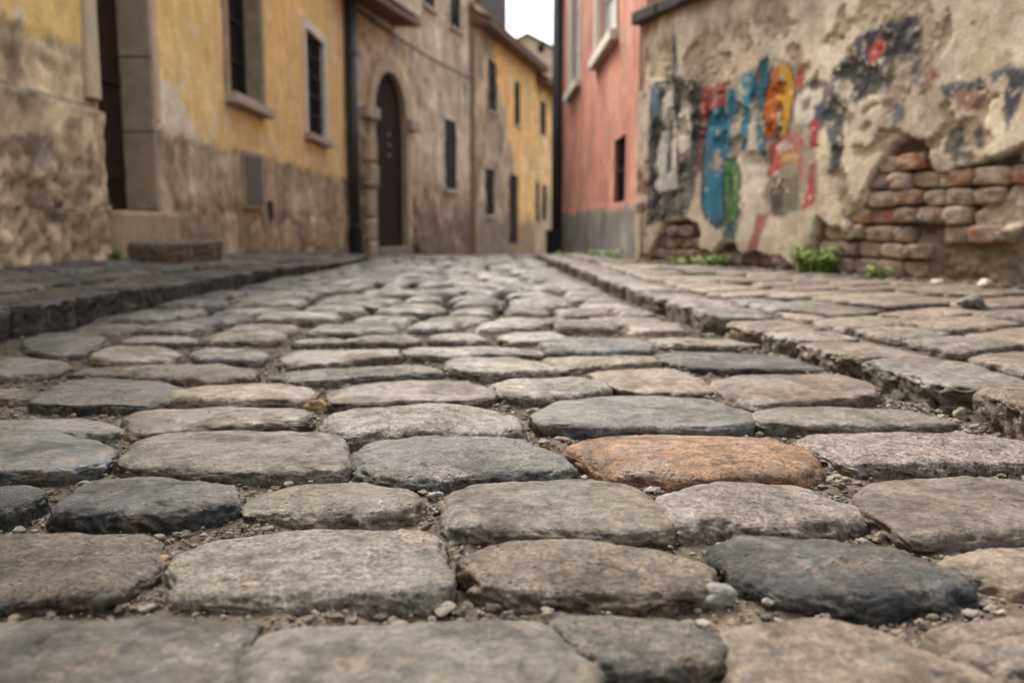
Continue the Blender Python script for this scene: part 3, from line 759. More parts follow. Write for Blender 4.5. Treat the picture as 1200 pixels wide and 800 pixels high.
for p in hand_polys:
    bx = (px_ > p[:, 0].min()) & (px_ < p[:, 0].max()) & (py_ > p[:, 1].min()) & (py_ < p[:, 1].max())
    if bx.any():
        ii = np.where(bx)[0]; ok[ii] &= ~inside(p, px_[ii], py_[ii])
V, Fc, C = [], [], []; n0 = 0
def put(x, y, z, r, base, faces, k, col):
    global n0
    v = pebble_geo(r, base, k) + np.array([x, y, z]); V.append(v)
    Fc.extend([(a + n0, b + n0, c + n0) for a, b, c in faces]); n0 += len(v)
    C.append(np.tile(np.array(col) * random.uniform(.75, 1.2), (len(v), 1)))
for k, i in enumerate(np.where(ok)[0]):
    r = float(np.clip(RNG.lognormal(math.log(.0021), .6), .0009, .0085))
    big = r > .0045 and py_[i] < 2.3
    put(px_[i], py_[i], float(soilz(px_[i], py_[i])) + r * .25 + random.uniform(0, .004), r, I2 if big else ICO, F2 if big else ICF, k, random.choice(PC))
# grit at the foot of the graffiti wall and along the kerb foot
for k in range(2600):
    y = random.uniform(2.4, 8.6); x = float(rwall(y)) - abs(random.gauss(0, .13)) - .02
    r = float(np.clip(RNG.lognormal(math.log(.007), .6), .003, .026))
    put(x, y, float(zright(x, y)) - .02 + r * .3, r, ICO, ICF, k, random.choice(PC[:6]))
for k in range(2500):
    y = random.uniform(.8, 5); x = float(kr(y)) - abs(random.gauss(0, .04))
    r = float(np.clip(RNG.lognormal(math.log(.004), .5), .002, .012))
    put(x, y, float(soilz(x, y)) + r * .4 + .006, r, ICO, ICF, k, random.choice(PC))
tag(mesh_obj('gravel', np.vstack(V), Fc, M['pebble'], smooth=False, col=np.vstack(C)), 'brown grit and small gravel filling the joints between the cobbles', 'gravel', None, 'stuff')

PB = [  # pixel, radius in m, colour, label
 (375, 484, .024, (.40, .27, .12), 'flat ochre pebble lying between the narrow brown and the whitish rounded cobble'),
 (186, 668, .017, (.42, .26, .11), 'ochre-orange pebble in the joint between the brown cobble and the light grey block'),
 (628, 488, .013, (.36, .30, .19), 'yellowish pebble between the whitish rounded cobble and the long blue-grey one'),
 (982, 570, .018, (.24, .20, .15), 'brown chip of stone between the buff cobble and the flat brown-grey cobble'),
 (838, 714, .020, (.27, .25, .22), 'grey broken stone lump in front of the worn uneven cobble'),
 (565, 692, .011, (.36, .35, .33), 'small white-grey pebble at the foot of the grass tuft joint'),
 (510, 588, .012, (.34, .32, .29), 'pale pebble between the pinkish-brown and the coarse granite cobble'),
 (708, 634, .013, (.38, .35, .31), 'flat whitish chip lying before the coarse granite cobble'),
 (1128, 492, .022, (.42, .36, .27), 'cream stone chip lying at the foot of the biggest ragged kerb stone'),
 (1155, 333, .035, (.50, .44, .36), 'whitish stone lying at the wall foot below the grey bare plaster'),
 (1098, 330, .026, (.52, .47, .40), 'small white stone at the wall foot under the exposed bricks'),
 (1140, 350, .04, (.13, .12, .11), 'dark flat stone in the dirt along the foot of the graffiti wall'),
]
for k, (px, py, r, c, lab) in enumerate(PB):
    rt = py < 400
    g = ground(px, py, .11 if rt else -.03)
    z = float(zright(*g)) if rt else float(soilz(g[0], g[1]))
    v = pebble_geo(r, I4, 40 + k)
    v = v + .03 * r * fbm(v[:, 0] / r * 3, v[:, 1] / r * 3, v[:, 2] / r * 3, 3)[:, None]
    o = mesh_obj('pebble', v, F4, M['pebble'], col=np.tile(np.array(c) * (1 if rt else .55), (len(v), 1)), loc=(g[0], g[1], z + r * .3))
    tag(o, lab, 'pebble')

# ------------------------------------------------------------------ facades
def gridlines(a, b, st, extra=()):
    base = np.linspace(a, b, max(2, int(round((b - a) / st)) + 1))
    ex = [e for e in extra if a < e < b]
    base = np.array([v for v in base if all(abs(v - e) > st * .35 for e in ex) or v in (a, b)])
    return np.unique(np.r_[base, ex])

def facade(name, parent, xs, zs, colf, dispf, mat, rects=(), cut=None, keep=None, reveal=.2, body=None, rcol=None):
    """height-field wall skin with openings; rects (x0,x1,z0,z1); body=(depth, top) closes sides, back and top"""
    X, Z = np.meshgrid(xs, zs); nx, nz = len(xs), len(zs)
    Y = dispf(X, Z); v = np.stack([X.ravel(), Y.ravel(), Z.ravel()], 1); c = colf(X.ravel(), Z.ravel())
    xm, zm = np.meshgrid((xs[1:] + xs[:-1]) / 2, (zs[1:] + zs[:-1]) / 2)
    k = np.ones(xm.shape, bool)
    for (a, b, d, e) in rects: k &= ~((xm > a) & (xm < b) & (zm > d) & (zm < e))
    if cut is not None: k &= ~cut(xm, zm)
    if keep is not None: k &= keep(xm, zm)
    jj, ii = np.where(k)
    f = np.stack([jj*nx+ii, jj*nx+ii+1, (jj+1)*nx+ii+1, (jj+1)*nx+ii], 1).tolist()
    v = v.tolist(); c = c.tolist()
    def quad(pts, cc):
        n = len(v); v.extend(pts); c.extend([list(cc)] * 4); f.append([n, n+1, n+2, n+3])
    for (a, b, d, e) in rects:
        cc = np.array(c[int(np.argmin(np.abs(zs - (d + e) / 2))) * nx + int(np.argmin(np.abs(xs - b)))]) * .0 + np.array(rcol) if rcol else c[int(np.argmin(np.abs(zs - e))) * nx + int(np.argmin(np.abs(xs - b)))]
        y0, y1 = .0, reveal
        quad([(a, y0, d), (a, y1, d), (a, y1, e), (a, y0, e)], cc); quad([(b, y0, d), (b, y0, e), (b, y1, e), (b, y1, d)], cc)
        quad([(a, y0, e), (a, y1, e), (b, y1, e), (b, y0, e)], cc); quad([(a, y0, d), (b, y0, d), (b, y1, d), (a, y1, d)], cc)
    if body:
        D = body; x0, x1, z0, z1 = xs[0], xs[-1], zs[0], zs[-1]; cc = c[nx * (nz // 3)]
        quad([(x0, 0, z0), (x0, 0, z1), (x0, D, z1), (x0, D, z0)], cc); quad([(x1, 0, z0), (x1, D, z0), (x1, D, z1), (x1, 0, z1)], cc)
        quad([(x0, D, z0), (x0, D, z1), (x1, D, z1), (x1, D, z0)], cc); quad([(x0, 0, z1), (x1, 0, z1), (x1, D, z1), (x0, D, z1)], cc)
    return mesh_obj(name, np.array(v), f, mat, parent, True, np.array(c))

def roof(parent, x0, x1, z, depth, over=.4, pitch=.5, name='roof'):
    xs_ = np.arange(x0 - .1, x1 + .1, .05); ys_ = np.linspace(-over, depth / 2, 14)
    X, Y = np.meshgrid(xs_, ys_); Z = z + .06 + (Y + over) * pitch + .035 * np.abs(np.sin(X * math.pi / .22)) + .015 * ((Y / .35) % 1)
    nx, ny = len(xs_), len(ys_); v = np.stack([X.ravel(), Y.ravel(), Z.ravel()], 1).tolist()
    f = [(j*nx+i, j*nx+i+1, (j+1)*nx+i+1, (j+1)*nx+i) for j in range(ny-1) for i in range(nx-1)]
    n = len(v); zt = z + .04 + (depth / 2 + over) * pitch
    # the far slope and the underside
    v += [(x0-.1, depth/2, zt), (x1+.1, depth/2, zt), (x1+.1, depth+over, z), (x0-.1, depth+over, z)]; f.append((n, n+1, n+2, n+3))
    o = mesh_obj(name, np.array(v), f, M['tile'], parent, False)
    b = MB()
    b.add([(x0-.08, -over+.03, z-.06), (x1+.08, -over+.03, z-.06), (x1+.08, -over+.03, z+.05), (x0-.08, -over+.03, z+.05),
           (x0-.08, .02, z-.04+.02), (x1+.08, .02, z-.04+.02), (x1+.08, depth/2, zt-.03), (x0-.08, depth/2, zt-.03)],
          [(0,1,2,3),(4,5,1,0),(2,6,7,3),(0,3,7,4),(1,5,6,2),(4,7,6,5)])
    b.build('eave', M['soffit'], parent); return o

def window(parent, x0, x1, z0, z1, depth=.16, glass='glass', fmat='darkwood', fw=.05, bars=(1, 2), surround=None, sw=.12, sill=None, sh=.09, sp=.10, grille=False, proud=.03, sdep=.05):
    w = MB()
    for a, b, c, d in ((x0, x0 + fw, z0, z1), (x1 - fw, x1, z0, z1), (x0 + fw, x1 - fw, z0, z0 + fw), (x0 + fw, x1 - fw, z1 - fw, z1)):
        w.box(a, b, depth - .04, depth + .03, c, d)
    o = w.build('window', M[fmat], parent)
    g = MB(); g.box(x0 + fw * .5, x1 - fw * .5, depth, depth + .012, z0 + fw * .5, z1 - fw * .5); g.build('pane', M[glass], o)
    m = MB()
    for i in range(1, bars[0] + 1):
        xx = x0 + (x1 - x0) * i / (bars[0] + 1); m.box(xx - .015, xx + .015, depth - .03, depth - .004, z0 + fw, z1 - fw)
    for i in range(1, bars[1] + 1):
        zz = z0 + (z1 - z0) * i / (bars[1] + 1); m.box(x0 + fw, x1 - fw, depth - .032, depth - .006, zz - .012, zz + .012)
    if m.v: m.build('glazing_bar', M[fmat], o)
    if surround:
        s = MB()
        s.box(x0 - sw, x0 + .004, -proud, sdep, z0 - .02, z1 + sw); s.box(x1 - .004, x1 + sw, -proud, sdep, z0 - .02, z1 + sw); s.box(x0 + .006, x1 - .006, -proud, sdep, z1 - .004, z1 + sw)
        s.build('surround', M[surround], o, .01)
    if sill:
        s = MB(); s.box(x0 - sw * 1.15, x1 + sw * 1.15, -sp, .1, z0 - sh - .022, z0 - .022); s.build('sill', M[sill], o, .015)
    if grille:
        s = MB()
        n = max(2, int((x1 - x0) / .13))
        for i in range(1, n): xx = x0 + (x1 - x0) * i / n; s.tube([(xx, .03, z0), (xx, .03, z1)], .009, 6)
        n = max(2, int((z1 - z0) / .25))
        for i in range(1, n): zz = z0 + (z1 - z0) * i / n; s.box(x0, x1, .022, .038, zz - .008, zz + .008)
        s.build('grille', M['iron'], o)
    return o

def pl_rect(P, a, b, t, bt, off=0.0):
    """opening on plane P from pixel columns a..b; t and bt are pixel heights at the middle column"""
    m = (a + b) / 2
    return P.x(a), P.x(b), P.loc(m, bt)[1], P.loc(m, t)[1]

def weather(c, x, z, seed, amt=.35, streak=.25):
    """old stains, patches and run-off streaks in the plaster"""
    a = fbm(x * 1.3 + seed, z * 1.1, seed, 5); b = fbm(x * 6 + seed, z * .9, seed + 2, 4); d = fbm(x * 5, z * 5, seed + 4, 5); e = fbm(x * 2.2, z * 2.2, seed + 7, 5)
    k = np.exp(.05 + amt * 1.5 * a + streak * b + amt * .8 * d)
    c = c * k[:, None]
    c = mixc(c, (.105, .08, .058), sst(.28, .55, e + .3 * d) * amt * 1.6)
    return mixc(c, (.47, .41, .32), sst(.42, .62, fbm(x * 1.9 + 40, z * 1.9, seed, 6)) * amt * 1.5)

# --- yellow house
AB = 5.0  # house lengthened unseen behind the camera to keep light off the stone fronts
A = Plane((LW, -1.5 - AB), (0, 1)); AL = A.x(411)
ha = empty('yellow_house', (LW, -1.5 - AB, 0), A.rot())
tag(ha, 'yellow plastered house with a worn stone base, stone doorway and two windows above the steps', 'house')
dx0, dx1 = A.x(123), A.x(182); dz0 = A.loc(152, 246)[1]
W1 = (A.x(274), A.x(311), A.loc(292, 118)[1], A.loc(292, 118)[1] + 1.75)
W2 = pl_rect(A, 363, 384, 48, 160)
ledge_z = 1.2
def a_col(x, z):
    n1 = fbm(x * .9, z * .9, 0, 5); n2 = fbm(x * 4, z * 4, 3, 4); n3 = fbm(x * 12, z * 12, 6, 3)
    c = np.tile(np.array([.66, .455, .185]), (len(x), 1))
    c = mixc(c, (.70, .49, .23), sst(-.1, .7, n1)); c = mixc(c, (.57, .365, .135), sst(.2, .9, n2) * .6)
    c = mixc(c, (.56, .43, .24), sst(A.x(340), A.x(400), x) * .6 * sst(-.6, .4, n1))
    c = mixc(c, (.62, .53, .40), sst(.5, .62, n2 + .3 * n3 + .28 * sst(2.0, 1.2, z)) * .8)
    # peeled pale patch above the base
    pt = A.poly([(184, 92), (196, 94), (220, 128), (238, 162), (262, 174), (262, 184), (184, 168)])
    d = sdist(pt, x, z) + .04 * n2
    c = mixc(c, (.60, .51, .39), sst(-.01, .03, d))
    # bare grey base
    base = (.37, .285, .185)
    bz = 1.17 + .05 * n2 + .03 * n3 - .02 * np.sin(x)
    mb = sst(.03, -.03, z - bz)
    c = mixc(c, base, mb)
    c = mixc(c, (.30, .245, .175), mb * sst(.0, .6, n2)); c = mixc(c, (.13, .10, .07), mb * sst(.1, .8, n1 + .4 * n3) * .7)
    f1, f2, cid = worley(x * 2.3, z * 2.0, 3)
    low = mb * sst(.85, .5, z + .12 * n2)
    c = mixc(c, np.array([.25, .19, .125])[None] * (.7 + .7 * cid[:, None]), low * .8)
    # the front part before the door: bare rubble below, fallen yellow above
    L = sst(dx0 + .05, dx0 - .06, x)
    yb = 1.58 + .06 * n2 + .05 * n3
    m2 = L * sst(.02, -.02, z - yb)
    c2 = np.tile(np.array([.42, .325, .20]), (len(x), 1)); c2 = mixc(c2, (.27, .205, .125), sst(-.1, .5, n2)); c2 = mixc(c2, (.50, .40, .27), sst(.2, .6, n3 + n1 * .4))
    f1, f2, cid = worley(x * 5.5 + .5 * n2, z * 7.5 + .4 * n2, 9)
    rub = L * sst(.04, -.04, z - (.78 + .22 * n1))
    cr = np.array([.30, .23, .145])[None] * (.6 + .9 * cid[:, None])
    c2 = mixc(c2, np.array([.36, .28, .175])[None] * (1 + .5 * n2 + .3 * n3)[:, None], sst(0, -.02, z - ledge_z)); c2 = np.where((rub > .5)[:, None], cr, c2)
    c2 = mixc(c2, (.10, .078, .055), sst(.03, .008, np.abs(z - ledge_z + .03 * n2))); c2 = mixc(c2, (.14, .11, .08), rub * sst(.10, .03, f2 - f1)); c2 = mixc(c2, (.16, .125, .09), sst(.3, .7, n3) * .4)
    c2 = weather(c2 * 1.2, x, z, 3, .32, .12); cb = weather(c, x, z, 5, .30, .35); c = c * (1 - mb[:, None]) + cb * mb[:, None]
    c = weather(c, x, z, 8, .07, .08)
    return mixc(c, c2, m2)
def a_disp(x, z):
    n1 = fbm(x * 1.5, z * 1.5, 0, 4); n2 = fbm(x * 8, z * 8, 3, 4)
    bz = 1.17 + .05 * fbm(x * 4, z * 4, 3, 4)
    y = -.012 * n1 - .004 * n2
    mb = sst(.02, -.02, z - bz); y = y - mb * (.012 * n2 - .012)
    L = sst(dx0 - .02, dx0 - .10, x); low = sst(ledge_z + .02, ledge_z - .02, z + .012 * n2)
    f1, f2, cid = worley(x * 5.5 + .5 * n2, z * 7.5 + .4 * n2, 9)
    rub = sst(.1, -.1, z - (.78 + .22 * n1))
    y = y - L * low * (.10 + .012 * n1 + .010 * n2 + rub * (.045 * sst(0, .3, f2 - f1) - .03) * (.4 + cid))
    y = y - L * (1 - low) * sst(.03, -.03, z - 1.58) * (.018 * n2 - .01)
    f1, f2, cid = worley(x * 2.3, z * 2.0, 3)
    return y - (1 - L) * sst(.9, .5, z) * .025 * sst(0, .2, f2 - f1) * (.3 + cid)
axs = np.r_[gridlines(0, 6.3 + AB, .25)[:-1], gridlines(6.3 + AB, 10.5 + AB, .03, (dx0, dx1)), gridlines(10.5 + AB, AL, .045, (W1[0], W1[1], W2[0], W2[1]))[1:]]
azs = np.r_[gridlines(-.3, 3.6, .035, (dz0, W1[2], W2[2], W2[3])), gridlines(3.6, 4.4, .2)[1:]]
DOOR = (dx0, dx1, -.3, 3.6)
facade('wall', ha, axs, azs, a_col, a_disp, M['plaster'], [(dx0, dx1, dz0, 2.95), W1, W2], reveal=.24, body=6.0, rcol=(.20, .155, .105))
roof(ha, 0, AL - .05, 4.4, 6.0)
def door_leaf(parent, x0, x1, z0, z1, dep, planks=5, mat='darkwood'):
    b = MB(); w = (x1 - x0) / planks
    for i in range(planks): b.box(x0 + i * w + .004, x0 + (i + 1) * w - .004, dep, dep + .05, z0, z1)
    o = b.build('door', M[mat], parent, .004)
    for zz in (.12, .42, .8):
        c = MB(); c.box(x0 + .03, x1 - .03, dep - .022, dep - .002, z0 + (z1 - z0) * zz - .05, z0 + (z1 - z0) * zz + .05)
        c.build('door_rail', M[mat], o, .004)
    h = MB(); h.tube([(x0 + .12, dep - .06, z0 + 1.05), (x0 + .12, dep - .06, z0 + 1.22)], .012, 8); h.box(x0 + .1, x0 + .14, dep - .05, dep - .001, z0 + 1.02, z0 + 1.25); h.build('handle', M['iron'], o)
    return o
door_leaf(ha, dx0, dx1, dz0, 2.95, .225)
b = MB()     # jamb stones lining the recess on the far side
zz = dz0
for h in (.62, .58, .7, .55):
    if zz > 2.85: break
    z1_ = min(zz + h, 2.95); b.box(dx1 - .02, dx1 + .05, -.035 - random.uniform(0, .01), .222, zz + .004, z1_ - .004); zz = z1_
b.build('door_jamb', M['jamb'], ha, .012)
b = MB(); b.box(dx0 - .18, dx0 - .002, -.035, .05, 1.27, 3.1); b.build('door_surround', M['beigetrim'], ha, .012)
b = MB(); b.box(dx1 + .052, dx1 + .17, -.03, .05, dz0 + .72, 3.1); b.box(dx0, dx1 + .048, -.034, .05, 2.952, 3.1); b.build('door_surround', M['beigetrim'], ha, .01)
b = MB(); b.box(dx0 - .1, dx1 + .13, -.16, .24, .15, dz0 - .012); b.build('threshold_stone', M['jamb'], ha, .03)
window(ha, *W1, depth=.2, fmat='iron', surround='frame', sw=.13, sdep=.19, sill='trim', sh=.11, sp=.13, bars=(1, 3))
window(ha, *W2, depth=.14, fmat='darkwood', surround='whitetrim', sw=.13, sill='trim', sh=.1, sp=.1, bars=(1, 3), grille=True)
hx0, hx1, hz0, hz1 = pl_rect(A, 287, 306, 184, 240)
b = MB(); b.box(hx0, hx1, -.04, .03, hz0, hz1); o = b.build('cellar_hatch', M['hatch'], ha, .008)
b = MB(); b.box(hx0 - .05, hx1 + .05, -.028, .02, hz0 - .05, hz1 + .05); b.build('hatch_frame', M['jamb'], o, .01)
vx0, vx1, vz0, vz1 = pl_rect(A, 312, 321, 236, 257)
b = MB(); b.box(vx0 + .1, vx1 - .1, -.03, .02, vz0, vz1); b.build('vent', M['iron'], ha, .005)
pxx = A.x(408)
b = MB(); b.tube([(pxx, -.14, -.12), (pxx, -.14, 4.3)], .085, 14); dp = b.build('drainpipe', M['pipe'], ha, smooth=True)
for zz in (.35, 1.9, 3.3):
    b = MB(); b.tube([(pxx, -.14, zz), (pxx, -.14, zz + .07)], .10, 14); b.box(pxx - .02, pxx + .02, -.13, .02, zz + .01, zz + .06)
    b.build('pipe_bracket', M['pipe'], dp)
b = MB(); b.tube([(pxx, -.14, -.13), (pxx, -.14, .28)], .12, 14); b.build('pipe_foot', M['iron'], dp)

# doorstep slab lying on the pavement
sy0, sy1 = 6.42, 7.62
p = np.array([(LW + .03, sy0), (LW + .5, sy0 - .02), (LW + .52, sy1), (LW + .03, sy1)])
o = place_stone('doorstep', p, .285, 'tan', 'long worn stone step lying before the dark door of the yellow house', 'step', None, mat=M['kerb'], n=96, R=34, seed=77, rc=.03, H=.12, rough=1.0, soft=1, squ=2.6)

# --- the houses round the bend, on one building line
Ld = np.array([.238, 1.0]); Ld /= np.linalg.norm(Ld); L0 = np.array([LW, 15.72])
LP = Plane(L0, Ld)
def house(name, pxl, pxr, shift, label):
    s0, s1 = LP.x(pxl), LP.x(pxr)
    o = L0 + Ld * s0 + LP.n * shift
    P = Plane(o, Ld); e = empty(name, (o[0], o[1], 0), P.rot()); tag(e, label, 'house')
    return P, e, P.x(pxr)
# arched brown house
B, hb, BL = house('arched_house', 412, 486, 0, 'brown stone house with an arched doorway and dark studded door under a low tiled eave')
bx0, bx1 = B.x(439), B.x(476); bzs = B.loc(457, 138)[1]; br = (bx1 - bx0) / 2; bxc = (bx0 + bx1) / 2
bz0 = B.loc(457, 289)[1]
def b_col(x, z):
    n1 = fbm(x * .8, z * .8, 11, 5); n2 = fbm(x * 3, z * 3, 13, 4); n3 = fbm(x * 9, z * 9, 15, 3)
    c = np.tile(np.array([.46, .355, .235]), (len(x), 1)); c = mixc(c, (.40, .315, .215), sst(-.1, .6, n1)); c = mixc(c, (.20, .15, .10), sst(.1, .8, n2 + .2 * n1) * .7)
    f1, f2, cid = worley(x * 2.4, z * 3.2, 21); lo = sst(.2, -.3, z - (1.3 + .5 * n1))
    c = mixc(c, np.array([.25, .195, .13])[None] * (.6 + .8 * cid[:, None]), lo); c = mixc(c, (.12, .09, .065), lo * sst(.1, .02, f2 - f1))
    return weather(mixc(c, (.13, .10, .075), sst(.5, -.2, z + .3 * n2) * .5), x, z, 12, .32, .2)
def b_disp(x, z):
    n2 = fbm(x * 3, z * 3, 13, 4); f1, f2, cid = worley(x * 2.4, z * 3.2, 21)
    return -.02 * n2 - sst(1.6, 1.0, z) * .07 * sst(0, .2, f2 - f1) * (.3 + cid)
arch_cut = lambda x, z: (np.abs(x - bxc) < br) & (z < bzs) & (z > -.6) | (np.hypot(x - bxc, z - bzs) < br)
bxs = gridlines(0, BL, .05, (bx0, bx1)); bzz = gridlines(-.7, 4.75, .05, (bzs,))
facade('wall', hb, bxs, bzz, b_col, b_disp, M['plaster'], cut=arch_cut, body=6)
bex, bez = B.loc(493, 33, -.5); roof(hb, 0, bex - .1, bez + .06, 6.0, over=.55)
def arch_ring(xc, zc, r0, r1, y0, y1, zb, n=28):
    prof = [(-1, zb)] + [(None, math.pi - math.pi * k / n) for k in range(n + 1)] + [(1, zb)]
    v = []; f = []
    for a, b_ in prof:
        for r in (r0, r1):
            if a is None: q = (xc + r * math.cos(b_), zc + r * math.sin(b_))
            else: q = (xc + a * r, b_)
            for yy in (y0, y1): v.append((q[0], yy, q[1]))
    for i in range(len(prof) - 1):
        a, c = i * 4, (i + 1) * 4
        f += [(a, a+1, c+1, c), (a+2, c+2, c+3, a+3), (a, c, c+2, a+2), (a+1, a+3, c+3, c+1)]
    f += [(0, 2, 3, 1), (len(v)-4, len(v)-3, len(v)-1, len(v)-2)]
    return v, f
v, f = arch_ring(bxc, bzs, br - .02, br + .27, -.06, .12, -.6); b = MB(); b.add(v, f)
b.build('archway', plain_mat('arch_stone', (.37, .30, .20), .9, .25, 4, .6, .3, 0, .02), hb, .02)
for xa, xb in ((bx0 - .62, bx0), (bx1, bx1 + .55)):
    b = MB(); b.box(xa, xb, -.17, .02, bzs - .16, bzs + .06); b.build('impost', M['trim'], hb, .03)
b = MB(); n = 6; w = 2 * br / n
for i in range(n):
    xa, xb = bx0 + i * w, bx0 + (i + 1) * w; xm = abs((xa + xb) / 2 - bxc) - w / 2 * .0
    b.box(xa + .008, xb - .008, .07, .118, bz0, bzs + math.sqrt(max(.01, br * br - min(abs(xa - bxc), abs(xb - bxc)) ** 2)))
o = b.build('door', M['darkwood'], hb)
for zz in (1.75, 1.95, 2.15):
    s = MB(); s.tube([(bx0 + .95, .03, zz), (bx0 + .95, .075, zz)], .028, 10); s.build('door_stud', M['trim'], o)
b = MB(); b.box(bx0 + .02, bx1 - .02, -.1, .6, -.6, bz0 - .005); b.build('threshold_stone', M['step'], hb, .02)
# guard stones leaning at the portal foot
def boulder(x, z, r, lab, par=None, P=B):
    w = P.o + P.d * x + P.n * -.2
    v = pebble_geo(1.0, I4, x * 3.1); v = v / np.abs(v).max(0) * np.array(r)
    v = v + .05 * r[0] * fbm(v[:, 0] * 6, v[:, 1] * 6, v[:, 2] * 6, 3)[:, None]
    o = mesh_obj('guard_stone', v, F4, M['pebble'], col=np.tile((.27, .215, .145), (len(v), 1)), loc=(w[0], w[1], z)); return tag(o, lab, 'guard stone')
b = MB(); zz = -.4
for h in (.5, .42, .55, .45, .5, .4):
    b.box(bx0 - .52 + random.uniform(-.04, .04), bx0 - .05 + random.uniform(-.04, .03), -.09 - random.uniform(0, .06), .02, zz + .015, zz + h - .015); zz += h
    if zz > bzs - .5: break
b.build('pier', M['jambpale'], hb, .05)
boulder(bx1 + .36, .0, (.16, .14, .26), 'small dark guard stone at the grey house side of the arched doorway')

# grey tall house
Cp, hc_, CL = house('grey_house', 487, 556, .12, 'tall grey-brown house with stained plaster and three narrow dark windows')
def c_col(x, z):
    n1 = fbm(x * .7, z * .7, 31, 5); n2 = fbm(x * 2.5, z * 2.5, 33, 4); n3 = fbm(x * 8, z * 8, 35, 3)
    c = np.tile(np.array([.43, .36, .27]), (len(x), 1)); c = mixc(c, (.40, .35, .275), sst(-.1, .6, n1 + .2 * n3)); c = mixc(c, (.185, .155, .12), sst(.15, .8, n2) * .6)
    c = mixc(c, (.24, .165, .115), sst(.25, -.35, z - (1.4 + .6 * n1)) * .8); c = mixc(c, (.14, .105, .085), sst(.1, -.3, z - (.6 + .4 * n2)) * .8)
    c = weather(c, x, z, 17, .34, .22)
    q = (x > CL - .35) & ((np.floor(z * 2.2) % 2 == 0) | (x > CL - .22)) & (z > 1.0)
    return np.where(q[:, None], np.array([.44, .38, .30])[None] * (1 + .2 * n2[:, None]), c)
def rough_disp(a): return lambda x, z: -.025 * fbm(x * 2.5, z * 2.5, a, 4) - .03 * sst(1.4, .6, z) * fbm(x * 5, z * 5, a + 2, 3)
cw = [pl_rect(Cp, 522, 535, 141, 222), (Cp.x(500), Cp.x(512), Cp.loc(506, 10)[1], Cp.loc(506, 10)[1] + 1.5), (Cp.x(530), Cp.x(541), Cp.loc(535, 34)[1], Cp.loc(535, 34)[1] + 1.5)]
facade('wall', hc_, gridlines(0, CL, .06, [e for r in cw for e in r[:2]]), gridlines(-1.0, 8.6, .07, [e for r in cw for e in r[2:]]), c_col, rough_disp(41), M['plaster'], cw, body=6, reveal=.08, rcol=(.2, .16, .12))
for i, r in enumerate(cw): window(hc_, *r, depth=.055, fmat='iron', sill='trim', sw=.08, sh=.08, sp=.08, bars=(1, 2))
roof(hc_, 0, CL, 8.6, 6)
# sagging cable fixed along the two house fronts
pts = [L0 + Ld * s for s in np.linspace(LP.x(414), LP.x(554), 20)]
za, zb = LP.loc(414, 10)[1], LP.loc(554, 95)[1]
b = MB(); b.tube([(p[0] - LP.n[0] * .07, p[1] - LP.n[1] * .07, za + (zb - za) * t - .10 * math.sin(math.pi * t)) for p, t in zip(pts, np.linspace(0, 1, 20))], .022, 6)
tag(b.build('wall_cable', M['iron'], smooth=True), 'thin dark cable running down along the arched and grey house fronts', 'cable')

# long yellow far house
Dp, hd, DL = house('far_yellow_house', 557, 627, 0, 'long yellow far house with stained stone front, brown eave and narrow shuttered windows')
def d_col(x, z):
    n1 = fbm(x * .7, z * .7, 51, 5); n2 = fbm(x * 2.5, z * 2.5, 53, 4)
    c = np.tile(np.array([.68, .40, .155]), (len(x), 1)); c = mixc(c, (.60, .43, .21), sst(-.1, .6, n1))
    st = sst(.5, -.5, x - (Dp.x(583) + 1.6 * (z < 99) * (sst(4.5, 1.5, z)) * 1.6 + 1.0 * n1 + .5 * n2))
    c = mixc(c, (.31, .245, .165), st); c = mixc(c, (.20, .155, .11), st * sst(.0, .6, n2)); c = mixc(c, (.40, .30, .19), st * sst(.1, .6, n1))
    c = weather(c, x, z, 22, .16, .15); cs = weather(c, x, z, 23, .35, .2); c = c * (1 - st[:, None]) + cs * st[:, None]
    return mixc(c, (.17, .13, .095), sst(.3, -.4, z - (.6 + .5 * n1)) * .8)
dw = [pl_rect(Dp, 572, 582, 72, 130), pl_rect(Dp, 603, 609, 96, 146), pl_rect(Dp, 569, 579, 198, 252)]
dd = pl_rect(Dp, 597, 607, 205, 285)
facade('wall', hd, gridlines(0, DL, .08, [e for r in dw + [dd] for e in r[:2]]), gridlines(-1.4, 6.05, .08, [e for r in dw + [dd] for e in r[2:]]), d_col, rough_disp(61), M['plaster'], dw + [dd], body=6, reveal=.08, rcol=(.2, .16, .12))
for r in dw: window(hd, *r, depth=.055, fmat='darkwood', sill='trim', sw=.06, sh=.07, sp=.06, bars=(1, 2))
door_leaf(hd, dd[0], dd[1], dd[2], dd[3], .06)
roof(hd, 0, DL, Dp.loc(593, 44, -.45)[1] + .06, 6, over=.5)
cx0, cx1 = Dp.x(563, 262, .5), Dp.x(594, 262, .5)
b = MB(); b.box(cx0, cx1, .5, 1.5, 5.6, 8.9); b.box(cx0 - .08, cx1 + .08, .42, 1.58, 8.9, 9.05); b.build('chimney', M['chimney'], hd, .02)

